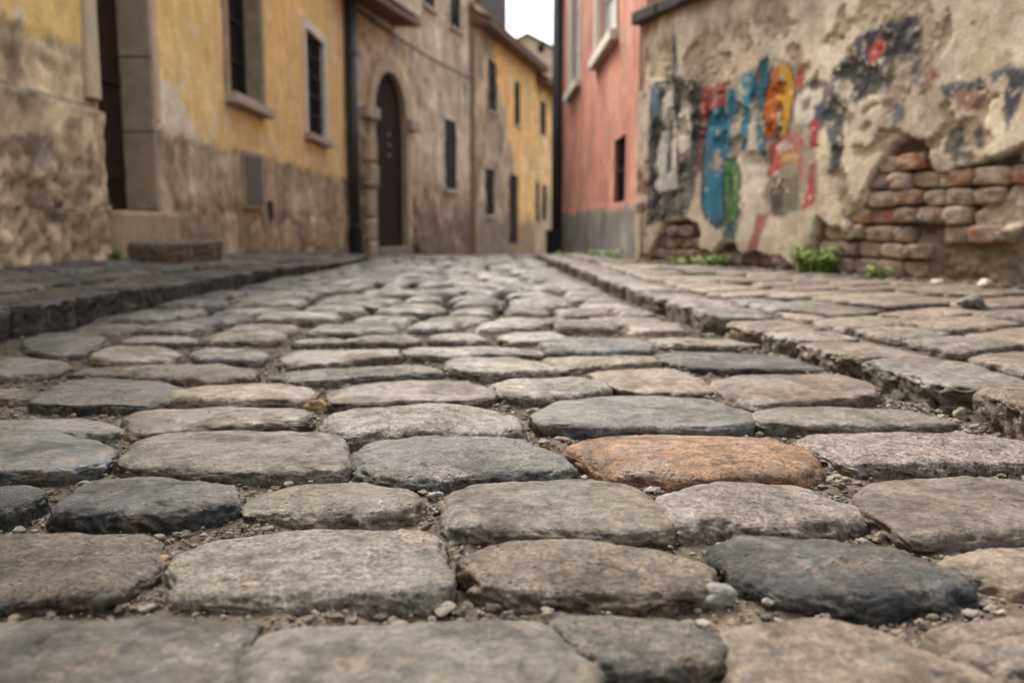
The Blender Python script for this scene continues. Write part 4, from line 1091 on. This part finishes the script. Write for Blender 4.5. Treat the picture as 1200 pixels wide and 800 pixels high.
# last low house
Ep, he, EL = house('end_house', 628, 668, .05, 'last ochre house at the bend with one upper and two lower narrow windows')
def e_col(x, z):
    n1 = fbm(x * .7, z * .7, 71, 5); n2 = fbm(x * 2.5, z * 2.5, 73, 4)
    c = np.tile(np.array([.68, .44, .19]), (len(x), 1)); c = mixc(c, (.44, .33, .195), sst(0, .6, n1)); c = mixc(c, (.62, .48, .28), sst(.1, .7, n2) * .6)
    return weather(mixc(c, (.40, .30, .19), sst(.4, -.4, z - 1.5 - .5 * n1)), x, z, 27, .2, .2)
ew = [pl_rect(Ep, 632.5, 639, 119, 158), pl_rect(Ep, 626.5 + 1.5, 631.5, 213, 260), pl_rect(Ep, 635, 640, 217, 258)]
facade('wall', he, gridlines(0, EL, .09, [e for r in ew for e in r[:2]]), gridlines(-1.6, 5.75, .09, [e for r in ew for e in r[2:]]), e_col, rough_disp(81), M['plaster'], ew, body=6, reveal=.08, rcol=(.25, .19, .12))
for r in ew: window(he, *r, depth=.055, fmat='darkwood', sw=.06, bars=(1, 2))
roof(he, 0, EL, Ep.loc(640, 95, -.45)[1] + .06, 6, over=.5)

# gabled house behind
g0 = np.array([-1.6, 47.0]); Gp = Plane(g0, (1, 0)); hg = empty('gabled_house', (g0[0], g0[1], 0), 0); tag(hg, 'pale beige gabled house rising behind the far roofs against the sky', 'house')
gx, gz = Gp.loc(618, 41); gw = 3.2; ge = gz - gw * .5
def g_col(x, z):
    n1 = fbm(x * .6, z * .6, 91, 5); c = np.tile(np.array([.52, .44, .32]), (len(x), 1)); return mixc(c, (.37, .30, .21), sst(0, .6, n1))
facade('wall', hg, gridlines(gx - gw, gx + gw, .16), gridlines(-2.5, gz, .16), g_col, lambda x, z: -.02 * fbm(x, z, 5, 3), M['plaster'], [], cut=lambda x, z: z > gz - np.abs(x - gx) * .5)
b = MB(); b.box(gx - gw, gx + gw, .05, 7, -2.5, ge - .02); b.add([(gx-gw, .06, ge-.02), (gx+gw, .06, ge-.02), (gx, .06, gz-.03), (gx-gw, 7, ge-.02), (gx+gw, 7, ge-.02), (gx, 7, gz-.03)], [(0,1,2),(3,5,4),(0,2,5,3),(1,4,5,2)])
b.build('house_body', M['beigetrim'], hg)
b = MB()
for s in (-1, 1):
    xa, za_ = gx + s * (gw + .3), gz - (gw + .3) * .5
    b.add([(gx, -.25, gz), (xa, -.25, za_), (xa, -.25, za_ + .07), (gx, -.25, gz + .07), (gx, 7.2, gz), (xa, 7.2, za_), (xa, 7.2, za_ + .07), (gx, 7.2, gz + .07)],
          [(0,1,2,3),(4,7,6,5),(3,2,6,7),(0,4,5,1),(1,5,6,2)])
b.build('roof', M['tile'], hg)
b = MB(); qx, qz = Gp.loc(634, 57); b.box(qx - .16, qx + .16, -.05, .03, qz - .2, qz + .2); b.build('attic_window', M['glass'], hg)

# --- red house
r1 = np.array([1.23, 8.9]); r0 = r1 + np.array([-.0286, 1.0]) * 9.0
R_ = Plane(r0, r1 - r0); RL = float(np.linalg.norm(r1 - r0)) + .3
hr = empty('red_house', (r0[0], r0[1], 0), R_.rot()); tag(hr, 'salmon red plastered house with grey base and white framed upper windows', 'house')
rwin = [(R_.x(697.5), R_.x(719), R_.loc(708, 55)[1], R_.loc(708, 55)[1] + 2.0), (R_.x(667), R_.x(678), R_.loc(672, 103)[1], R_.loc(672, 103)[1] + 2.0)]
rlow = pl_rect(R_, 718.5, 732, 162, 237)
def r_col(x, z):
    n1 = fbm(x * .8, z * .8, 101, 5); n2 = fbm(x * 3, z * 3, 103, 4)
    c = np.tile(np.array([.43, .175, .118]), (len(x), 1)); c = mixc(c, (.50, .235, .165), sst(-.1, .7, n1)); c = mixc(c, (.35, .13, .09), sst(.2, .9, n2) * .6)
    c = mixc(c, (.50, .30, .22), sst(.5, .8, n2 + .4 * sst(1.6, .8, z)) * .6)
    bz = .62 + .07 * n2 + .05 * n1
    c = mixc(c, (.135, .125, .112), sst(.02, -.02, z - bz)); c = mixc(c, (.20, .185, .16), sst(.02, -.02, z - bz) * sst(0, .6, n2)); return weather(c, x, z, 33, .2, .14)
facade('wall', hr, gridlines(0, RL, .05, [e for r in rwin + [rlow] for e in r[:2]]), gridlines(-.6, 6.4, .06, [e for r in rwin + [rlow] for e in r[2:]]), r_col,
       lambda x, z: -.006 * fbm(x * 3, z * 3, 111, 3) - .012 * sst(.63, .60, z), M['plaster'], rwin + [rlow], body=6)
for r in rwin: window(hr, *r, depth=.12, glass='greyglass', fmat='whitetrim', surround='whitetrim', sw=.15, sill='whitetrim', sh=.13, sp=.10, bars=(1, 2))
window(hr, *rlow, depth=.1, fmat='iron', bars=(0, 0), grille=True)
roof(hr, 0, RL, 6.4, 6)
b = MB(); b.tube([(.12, -.1, -.4), (.12, -.1, 6.3)], .10, 14); dp = b.build('drainpipe', M['pipe'], hr, smooth=True)
b = MB(); b.box(-.06, .30, -.30, .0, -.5, .3); b.build('pipe_foot', M['iron'], dp, .02)

# --- graffiti wall
G0 = np.array([1.2, 8.72]); Gw = Plane(G0, (.381, -1)); GL = 7.4
hw = empty('graffiti_wall', (G0[0], G0[1], 0), Gw.rot()); tag(hw, 'crumbling plaster wall with colourful graffiti and a patch of exposed bricks', 'wall')
GX = np.r_[gridlines(0, 4.5, .0135), gridlines(4.5, GL, .05)[1:]]; WT = Gw.loc(748, 27, -.09)[1]
GZ = np.r_[gridlines(-.08, 1.95, .0135), gridlines(1.95, WT + .01, .04)[1:]]
PAINT = [
 ([(768,97),(790,92),(821,97),(822,180),(814,225),(806,252),(790,256),(757,266),(759,200),(762,120)], (.035, .04, .047), .06),
 ([(776,99),(787,98),(791,160),(795,222),(768,224),(770,180),(779,150)], (.55, .50, .44), .02),
 ([(783,140),(787,140),(788,200),(781,205)], (.05, .055, .06), .02),
 ([(796,119),(807,118),(810,150),(809,182),(798,190),(795,160)], (.60, .53, .43), .02),
 ([(789,36),(793,38),(794,70),(791,98),(787,98),(787,66)], (.05, .06, .075), .02),
 ([(762,100),(772,98),(772,135),(765,150)], (.10, .14, .17), .03),
 ([(822,104),(834,101),(834,134),(829,142),(821,140)], (.42, .065, .06), .02),
 ([(837,99),(849,97),(849,124),(839,126)], (.44, .07, .06), .02),
 ([(820,150),(828,145),(826,176),(821,206),(817,190)], (.22, .05, .06), .03),
 ([(828,130),(838,127),(846,122),(851,140),(848,190),(853,258),(841,269),(826,256),(821,240),(823,186)], (.03, .045, .06), .025),
 ([(830,136),(844,128),(848,140),(845,194),(850,254),(838,263),(824,243),(826,186)], (.045, .20, .29), .015),
 ([(837,178),(843,175),(844,196),(836,202)], (.38, .30, .22), .01),
 ([(850,107),(863,103),(865,132),(857,138),(855,188),(848,188)], (.04, .18, .25), .02),
 ([(859,135),(868,131),(872,178),(864,186),(857,176)], (.50, .42, .31), .02),
 ([(870,88),(884,84),(889,107),(879,121),(876,171),(867,177)], (.05, .20, .27), .02),
 ([(890,72),(900,66),(900,91),(893,124),(886,138),(887,100)], (.06, .21, .28), .02),
 ([(848,188),(862,183),(870,206),(868,250),(858,271),(847,247)], (.03, .05, .035), .02),
 ([(850,191),(861,187),(867,207),(865,246),(858,266),(851,247)], (.085, .21, .07), .015),
 ([(855,206),(860,204),(861,226),(855,230)], (.035, .07, .03), .01),
 ([(893,110),(903,80),(918,72),(930,80),(934,107),(925,159),(912,163),(894,163)], (.07, .055, .05), .012),
 ([(896,111),(906,84),(914,77),(913,120),(909,161),(896,161)], (.58, .15, .03), .012),
 ([(914,77),(919,74),(928,82),(931,107),(922,157),(914,161),(913,120)], (.66, .33, .035), .012),
 ([(911,128),(915,124),(916,160),(910,161)], (.44, .36, .27), .008),
 ([(931,120),(945,103),(966,103),(964,115),(951,145),(933,145)], (.68, .60, .48), .012),
 ([(941,120),(951,112),(949,128),(941,132)], (.22, .18, .14), .01),
 ([(934,76),(942,76),(942,103),(933,103)], (.42, .08, .07), .02),
 ([(901,169),(918,160),(934,152),(944,165),(936,190),(912,200),(900,208)], (.50, .11, .09), .03),
 ([(908,172),(922,163),(930,172),(914,180)], (.56, .44, .35), .02),
 ([(916,182),(936,180),(935,190),(917,192)], (.62, .38, .06), .015),
 ([(901,205),(918,210),(939,200),(936,247),(918,256),(904,250)], (.095, .075, .055), .05),
 ([(951,140),(960,139),(958,173),(949,178)], (.45, .06, .06), .02),
 ([(949,194),(957,188),(955,238),(940,249)], (.42, .085, .075), .03),
 ([(935,185),(943,180),(943,210),(935,212)], (.46, .08, .07), .02),
 ([(889,250),(902,250),(886,297),(876,291)], (.40, .13, .105), .04),
 ([(954,124),(974,122),(968,142),(956,140)], (.08, .10, .125), .03),
 ([(973,90),(990,68),(1005,44),(1039,25),(1058,12),(1075,17),(1073,60),(1048,70),(1044,102),(1006,116),(993,138),(976,125)], (.055, .06, .07), .06),
 ([(978,98),(994,92),(999,108),(985,120)], (.60, .51, .39), .03),
 ([(1016,55),(1034,44),(1037,59),(1021,76)], (.46, .10, .08), .02),
 ([(1078,88),(1094,74),(1101,91),(1085,99)], (.36, .10, .08), .03),
 ([(1062,20),(1078,16),(1077,100),(1066,104)], (.16, .155, .15), .05),
 ([(1044,119),(1061,116),(1061,140),(1047,148)], (.16, .165, .175), .03),
 ([(1102,102),(1130,96),(1159,90),(1157,105),(1107,118)], (.07, .08, .10), .04),
 ([(1156,88),(1184,74),(1194,84),(1162,99)], (.13, .145, .165), .04),
 ([(1120,110),(1154,106),(1152,131),(1122,128)], (.33, .17, .125), .05),
 ([(1182,84),(1210,82),(1196,123),(1182,150),(1175,128)], (.055, .06, .075), .04),
 ([(1108,149),(1128,142),(1131,178),(1120,191),(1107,178)], (.14, .13, .105), .03),
 ([(1137,147),(1152,147),(1152,174),(1141,178)], (.15, .14, .115), .03),
 ([(970,186),(984,174),(981,196),(972,200)], (.12, .115, .11), .04),
]
PAINT = [([(822,108),(850,96),(872,86),(900,70),(934,76),(944,104),(966,110),(960,170),(958,232),(936,250),(903,250),(880,200),(866,272),(842,268),(822,240)], (.33, .27, .20), .08),
 ([(857,150),(876,120),(892,130),(900,165),(898,215),(880,240),(868,230)], (.60, .52, .40), .04), ([(886,140),(898,164),(896,190),(888,176)], (.055, .16, .22), .03),
 ([(940,100),(952,92),(972,96),(978,120),(966,150),(950,152),(936,140),(930,118)], (.14, .12, .105), .02), ([(846,258),(866,262),(862,286),(848,280)], (.06, .10, .12), .04),
 ([(920,205),(936,196),(940,214),(926,222)], (.30, .34, .10), .03)] + PAINT
PAINT += [([(966,128),(978,122),(990,140),(986,196),(976,200),(970,160)], (.085, .09, .10), .05), ([(990,118),(1000,114),(1004,150),(994,158)], (.47, .39, .29), .03)]
RECESS = [
 [(990,255),(1011,238),(1022,195),(1043,174),(1060,159),(1086,161),(1090,187),(1098,204),(1124,195),(1145,191),(1175,183),(1215,166),(1300,150),(1420,150),(1420,350),(1100,345),(990,340),(995,272)],
 [(957,256),(975,268),(996,274),(996,340),(936,330),(948,290)],
 [(757,300),(768,285),(776,262),(800,256),(818,262),(822,288),(834,296),(846,284),(862,288),(868,300),(884,294),(900,302),(914,298),(930,316),(944,330),(930,350),(755,335)],
]
PATCH = [(1132,246),(1168,232),(1190,205),(1215,200),(1215,240),(1182,283),(1134,275)]
SMEAR = [(1066,268),(1110,262),(1130,280),(1240,250),(1420,250),(1420,350),(1075,340)]
rec_l = [Gw.poly(p) for p in RECESS]; patch_l = Gw.poly(PATCH); smear_l = Gw.poly(SMEAR)
def rec_mask(x, z):
    n = .035 * fbm(x * 7, z * 7, 121, 4); d = np.full(np.shape(x), -9.0)
    for p in rec_l: d = np.maximum(d, sdist(p, x, z))
    return d + n
def gw_layers(x, z):
    n1 = fbm(x * 1.1, z * 1.1, 131, 5); n2 = fbm(x * 5, z * 5, 133, 5); n3 = fbm(x * 22, z * 22, 135, 4)
    coat = sst(-.006, .006, n1 * .7 + n2 * .55 + .12 + .1 * (1.3 - z))      # top coat still there
    return n1, n2, n3, coat
X, Z = np.meshgrid(GX, GZ); gx_, gz_ = X.ravel(), Z.ravel()
n1, n2, n3, coat = gw_layers(gx_, gz_)
rd = rec_mask(gx_, gz_); rec = sst(-.004, .006, rd)
sm = sst(-.02, .03, sdist(smear_l, gx_, gz_) + .05 * n2); pa = sst(-.01, .01, sdist(patch_l, gx_, gz_) + .03 * n2)
gc = np.tile(np.array([.54, .43, .295]), (len(gx_), 1))
gc = mixc(gc, (.70, .585, .44), coat * sst(-.3, .5, n2 + .3 * n3)); gc = mixc(gc, (.40, .305, .20), (1 - coat) * sst(-.2, .4, n3 + n1)); gc = mixc(gc, (.36, .29, .21), sst(.35, .8, n2 - .3 * n1) * .6)
gc = mixc(gc, (.54, .48, .39), sst(.35, .7, n1) * .5)
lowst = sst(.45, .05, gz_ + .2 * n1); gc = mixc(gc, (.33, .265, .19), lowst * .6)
paint = np.zeros(len(gx_))
fx = np.r_[0, 0]
hole = sst(.40, .52, n3 * .7 + n2 * .5)                     # flakes where paint has come off
for poly, col, wob in PAINT:
    p = Gw.poly(poly); bx = (gx_ > p[:, 0].min() - .1) & (gx_ < p[:, 0].max() + .1) & (gz_ > p[:, 1].min() - .1) & (gz_ < p[:, 1].max() + .1)
    ii = np.where(bx)[0]
    if not len(ii): continue
    col = tuple(np.array(col) * .95)
    d = sdist(p, gx_[ii], gz_[ii]) + wob * .75 * (n2[ii] * .8 + n3[ii] * .6)
    m = .94 * sst(-.012, .012, d) * (1 - (hole[ii] * .9 if wob <= .025 else np.maximum(hole[ii], sst(.30, .46, n3[ii] + .3 * n2[ii]) * .35)))
    gc[ii] = mixc(gc[ii], np.array(col)[None] * (1 + .25 * n2[ii] + .15 * n3[ii])[:, None], m); paint[ii] = np.maximum(paint[ii], m)
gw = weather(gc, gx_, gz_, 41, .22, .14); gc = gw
gc = mixc(gc, (.70, .61, .47), sst(-.022, -.004, rd) * (1 - rec) * .6)
gc = mixc(gc, np.array([.20, .158, .113])[None] * (1 + .4 * n3[:, None]), rec); gc = mixc(gc, np.array([.22, .175, .12])[None] * (1 + .4 * n2[:, None]), rec * sm)
gc = mixc(gc, np.array([.44, .36, .26])[None] * (1 + .15 * n3[:, None]), rec * pa)
gy = .012 - .006 * n1 - (1 - coat) * (.005 * n2 + .011 * n3) - coat * (.016 + .0015 * n3) + .008 * (1 - coat) * sst(.2, .5, fbm(gx_ * 34, gz_ * 34, 9.0, 3))
gy = gy * (1 - rec) + rec * (.10 - sm * (.045 + .03 * n2 + .015 * n3) - pa * (.055 + .012 * n3) + .012 * n2)
gv = np.stack([gx_, gy, gz_], 1); nx, nz = len(GX), len(GZ)
ii, jj = np.meshgrid(np.arange(nx - 1), np.arange(nz - 1)); a = (jj * nx + ii).ravel()
q = np.stack([a, a + 1, a + nx + 1, a + nx], 1)
pm = paint[q].mean(1) > .5; rm = (rec[q].mean(1) > .5)
def submesh(name, fs, mat, parent):
    u, inv = np.unique(fs.ravel(), return_inverse=True)
    return mesh_obj(name, gv[u], inv.reshape(-1, 4).tolist(), mat, parent, True, gc[u])
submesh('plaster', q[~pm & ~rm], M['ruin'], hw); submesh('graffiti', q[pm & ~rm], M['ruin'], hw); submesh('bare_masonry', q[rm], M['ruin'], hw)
b = MB(); b.box(0, GL, .13, .5, -.1, WT); b.box(-.004, .02, .0,   .128, -.1, WT); b.box(GL - .02, GL, .06, .128, -.1, WT); b.box(.02, GL - .02, .03, .128, WT - .05, WT)
b.build('wall_core', M['jamb'], hw)
b = MB(); x = -.03
while x < GL:
    w = random.uniform(.35, .5); b.box(x, x + w - .01, -.09 + random.uniform(-.015, .015), .62, WT + .002 + random.uniform(0, .01), WT + .13); x += w
b.build('coping', plain_mat('coping_tile', (.055, .047, .04), .9, .3, 8), hw, .02)
# the bricks that show
BV, BF, BC = [], [], []; n0 = 0
bh = .108; z = -.02; course = 0
while z < 1.4:
    x = random.uniform(-.2, 0) if course % 2 else random.uniform(-.1, .1)
    while x < 4.6:
        w = random.uniform(.16, .25); xc, zc = x + w / 2, z + bh / 2
        xx = np.array([x + .01, x + w - .02, xc, xc, xc]); zz = np.array([zc, zc, z + .01, z + bh - .02, zc])
        rm_ = rec_mask(xx, zz)
        if rm_[4] > .02 and rm_.min() > -.05 and sdist(smear_l, np.array([xc]), np.array([zc]))[0] < .03 and sdist(patch_l, np.array([xc]), np.array([zc]))[0] < .02:
            hx, hz, hy = w / 2 - .003, bh / 2 - .003, .06
            v = I3 / np.abs(I3).max(1)[:, None]                       # sphere to cube
            v = v / (1 + .0 * v); v = np.sign(v) * np.abs(v); rr = np.linalg.norm(v, axis=1)[:, None]; v = np.sign(v) * np.minimum(np.abs(v), .94) / .94 * (1 - .05 * (rr - 1)); a_ = random.uniform(-.07, .07)
            v = v * np.array([hx, hy, hz * random.uniform(.85, 1)]); v[:, 2] += v[:, 0] * a_; v = v + np.array([xc, .078 + random.uniform(-.02, .025), zc + random.uniform(-.005, .005)])
            v = v + (fbm(v[:, 0] * 25, v[:, 1] * 25, v[:, 2] * 25, 3) * .014)[:, None] * np.array([.5, 1, .5])
            pick = random.random(); lowt = zc < .42
            col = random.choice([(.36, .27, .19), (.33, .24, .165), (.30, .215, .15)]) if (lowt and pick < .8) or pick < .3 else random.choice([(.38, .155, .075), (.27, .12, .075), (.22, .125, .085), (.38, .175, .085), (.19, .12, .085), (.25, .17, .115)])
            if xc < 2.3: col = random.choice([(.15, .10, .07), (.19, .135, .095), (.17, .10, .07)])
            BV.append(v); BF += [(a + n0, b_ + n0, c + n0) for a, b_, c in F3]; n0 += len(v)
            cc = np.tile(col, (len(v), 1)); BC.append(mixc(cc, (.30, .25, .19), sst(-.15, .35, fbm(v[:, 0] * 14, v[:, 1] * 14, v[:, 2] * 14, 4)) * .8))
        x += w
    z += bh; course += 1
mesh_obj('exposed_bricks', np.vstack(BV), BF, M['brick'], hw, True, np.vstack(BC))

# ------------------------------------------------------------------ weeds
def leaf_mat(name, col):
    m, nt, b = new_mat(name); tc = N(nt, 'ShaderNodeTexCoord')
    a = noise_node(nt, tc.outputs['Object'], 18, 3, .6); rgb = N(nt, 'ShaderNodeRGB'); rgb.outputs[0].default_value = (*col, 1)
    nt.links.new(mulcol(nt, rgb.outputs[0], maprange(nt, a, .3, .7, .6, 1.4)), b.inputs['Base Color']); b.inputs['Roughness'].default_value = .6
    return m
M['leaf'] = leaf_mat('weed_leaf', (.17, .26, .035)); M['grass'] = leaf_mat('grass_blade', (.10, .13, .035))
def weed(x, y, z, n, h, spread, leafw, mat, lab, name='weed', cat='weed'):
    v, f = [], []
    for i in range(n):
        a = random.uniform(0, 6.28); r = spread * random.random() ** .7; L = h * random.uniform(.45, 1.1); lean = random.uniform(.1, .9) * .6
        bx, by = r * math.cos(a) * 1.0, r * math.sin(a) * .6; w = leafw * random.uniform(.3, .6); a2 = a + random.uniform(-.7, .7)
        dx_, dy_ = math.cos(a2), math.sin(a2); sx, sy = -dy_, dx_; n0_ = len(v); S = 5
        for k in range(S + 1):
            t = k / S; q = lean * L * t * t * 1.2; zz = L * t * (1 - .35 * lean * t); ww = w * math.sin(math.pi * min(.98, t * .85 + .12)) * .5
            for sgn in (-1, 1): v.append((bx + dx_ * q + sx * ww * sgn, by + dy_ * q + sy * ww * sgn, zz + (0 if sgn < 0 else ww * .3)))
        for k in range(S): f.append((n0_+2*k, n0_+2*k+1, n0_+2*k+3, n0_+2*k+2))
        if leafw > .015:       # side leaves along the stem
            for k in range(7):
                t = .2 + .12 * k; q = lean * L * t * t * 1.2; zz = L * t * (1 - .35 * lean * t); aa = random.uniform(0, 6.28); ll = leafw * random.uniform(1.0, 2.2)
                c = np.array((bx + dx_ * q, by + dy_ * q, zz)); d = np.array((math.cos(aa), math.sin(aa), random.uniform(-.2, .5))) * ll; s = np.array((-math.sin(aa), math.cos(aa), random.uniform(-.3, .3))) * ll * .42
                m_ = len(v); v += [tuple(c), tuple(c + d * .5 + s), tuple(c + d), tuple(c + d * .5 - s)]; f.append((m_, m_+1, m_+2, m_+3))
    n0_ = len(v); v.append((0, 0, .004)); q = 14                        # root crown that ties the stems together
    for k in range(q): v.append((spread * 1.05 * math.cos(6.283 * k / q), spread * .65 * math.sin(6.283 * k / q), -.01))
    f += [(n0_, n0_ + 1 + k, n0_ + 1 + (k + 1) % q) for k in range(q)]
    o = mesh_obj(name, np.array(v), f, M[mat], loc=(x, y, z)); return tag(o, lab, cat)
def on_wall(px, py, back=.13):
    s, z = Gw.loc(px, py); w = Gw.o + Gw.d * s - Gw.n * back; return w[0], w[1]
for px, py, n, h, sp, lw, lab in [
    (972, 322, 55, .21, .13, .026, 'largest leafy green weed at the wall foot beside the exposed bricks'),
    (1050, 330, 16, .08, .07, .02, 'tiny low weed at the wall foot below the exposed brick patch'),
    (822, 312, 30, .075, .20, .020, 'low green weed at the wall foot below the green graffiti letter'),
    (850, 314, 30, .11, .14, .022, 'sparse green weed at the wall foot under the red drips'),
    ]:
    x, y = on_wall(px, py); weed(x, y, float(zright(x, y)) - .02, n, h, sp, lw, 'leaf', lab)
p = R_.o + R_.d * R_.x(726) - R_.n * .12; weed(p[0], p[1], float(zright(p[0], p[1])) - .02, 55, .10, .34, .022, 'leaf', 'green weed at the foot of the red house beside the wall corner')
p = R_.o + R_.d * R_.x(690) - R_.n * .12; weed(p[0], p[1], float(zright(p[0], p[1])) - .02, 40, .07, .4, .02, 'leaf', 'thin flat weed along the grey base of the red house')
weed(LW + .10, 6.28, .17, 16, .09, .06, .018, 'leaf', 'small green weed beside the end of the doorstep')
weed(LW + .08, 8.0, .17, 22, .12, .1, .018, 'leaf', 'dark little weed in the corner behind the doorstep')
g = ground(536, 641, -.03); weed(g[0], g[1], -.04, 60, .026, .016, .0028, 'grass', 'tiny grass tuft growing in the joint beside the light grey block', 'grass_tuft', 'grass tuft')
for (px, py, lab) in [(770, 428, 'yellow-green moss cushion in the joint beside the dark greenish cobble'), (655, 436, 'yellowish moss along the joint before the thin tan cobble')]:
    g = ground(px, py, -.02); v = pebble_geo(.03, I4, px); v[:, 2] *= .5; v = v + .006 * fbm(v[:, 0] * 90, v[:, 1] * 90, v[:, 2] * 90, 3)[:, None]
    tag(mesh_obj('moss', v, F4, M['pebble'], col=np.tile((.24, .21, .045), (len(v), 1)), loc=(g[0], g[1], -.035)), lab, 'moss')

# ------------------------------------------------------------------ light, sky, camera
SUN_EL, SUN_AZ = math.radians(45), math.radians(-23)       # azimuth from +Y towards +X
w = bpy.data.worlds.new('World'); SC.world = w; w.use_nodes = True
nt = w.node_tree; nt.nodes.clear()
out = nt.nodes.new('ShaderNodeOutputWorld'); bg = nt.nodes.new('ShaderNodeBackground'); sky = nt.nodes.new('ShaderNodeTexSky')
sky.sky_type = 'NISHITA'; sky.sun_disc = False; sky.sun_elevation = SUN_EL; sky.sun_rotation = SUN_AZ; sky.dust_density = 2.0; sky.air_density = 1.0; sky.ozone_density = .6
tcw = nt.nodes.new('ShaderNodeTexCoord'); sep = nt.nodes.new('ShaderNodeSeparateXYZ'); mr = nt.nodes.new('ShaderNodeMapRange')
nt.links.new(tcw.outputs['Generated'], sep.inputs[0]); nt.links.new(sep.outputs['Z'], mr.inputs[0])     # overcast: brighter overhead than at the horizon
mr.inputs[1].default_value = 0; mr.inputs[2].default_value = .85; mr.inputs[3].default_value = .17; mr.inputs[4].default_value = 1.0
bg.inputs['Strength'].default_value = .15
sc_ = nt.nodes.new('ShaderNodeVectorMath'); sc_.operation = 'SCALE'; nt.links.new(mr.outputs[0], sc_.inputs['Scale'])
hs = nt.nodes.new('ShaderNodeHueSaturation'); hs.inputs['Saturation'].default_value = .16     # thin bright cloud cover: a paler sky
nt.links.new(sky.outputs[0], hs.inputs['Color']); nt.links.new(hs.outputs[0], sc_.inputs[0]); nt.links.new(sc_.outputs[0], bg.inputs[0]); nt.links.new(bg.outputs[0], out.inputs[0])
sd = bpy.data.lights.new('sun', 'SUN'); sd.energy = 1.5; sd.angle = math.radians(22); sd.color = (1.0, .92, .80)
so = bpy.data.objects.new('sun', sd); COL.objects.link(so)
d = Vector((math.sin(SUN_AZ) * math.cos(SUN_EL), math.cos(SUN_AZ) * math.cos(SUN_EL), math.sin(SUN_EL)))
so.rotation_euler = d.to_track_quat('Z', 'Y').to_euler(); so.location = (0, 0, 20)

cam = bpy.data.cameras.new('camera'); co = bpy.data.objects.new('camera', cam); COL.objects.link(co)
co.location = (0, 0, CAMH); co.rotation_euler = (math.pi / 2 - TH, 0, 0)
cam.sensor_fit = 'HORIZONTAL'; cam.sensor_width = 36; cam.lens = 36 * F / 1200; cam.clip_start = .02; cam.clip_end = 500
cam.dof.use_dof = True; cam.dof.focus_distance = 1.5; cam.dof.aperture_fstop = 3.0
SC.camera = co
SC.view_settings.view_transform = 'Standard'; SC.view_settings.look = 'None'; SC.view_settings.gamma = 1.0; SC.view_settings.exposure = 2.4
SC.view_settings.use_curve_mapping = False
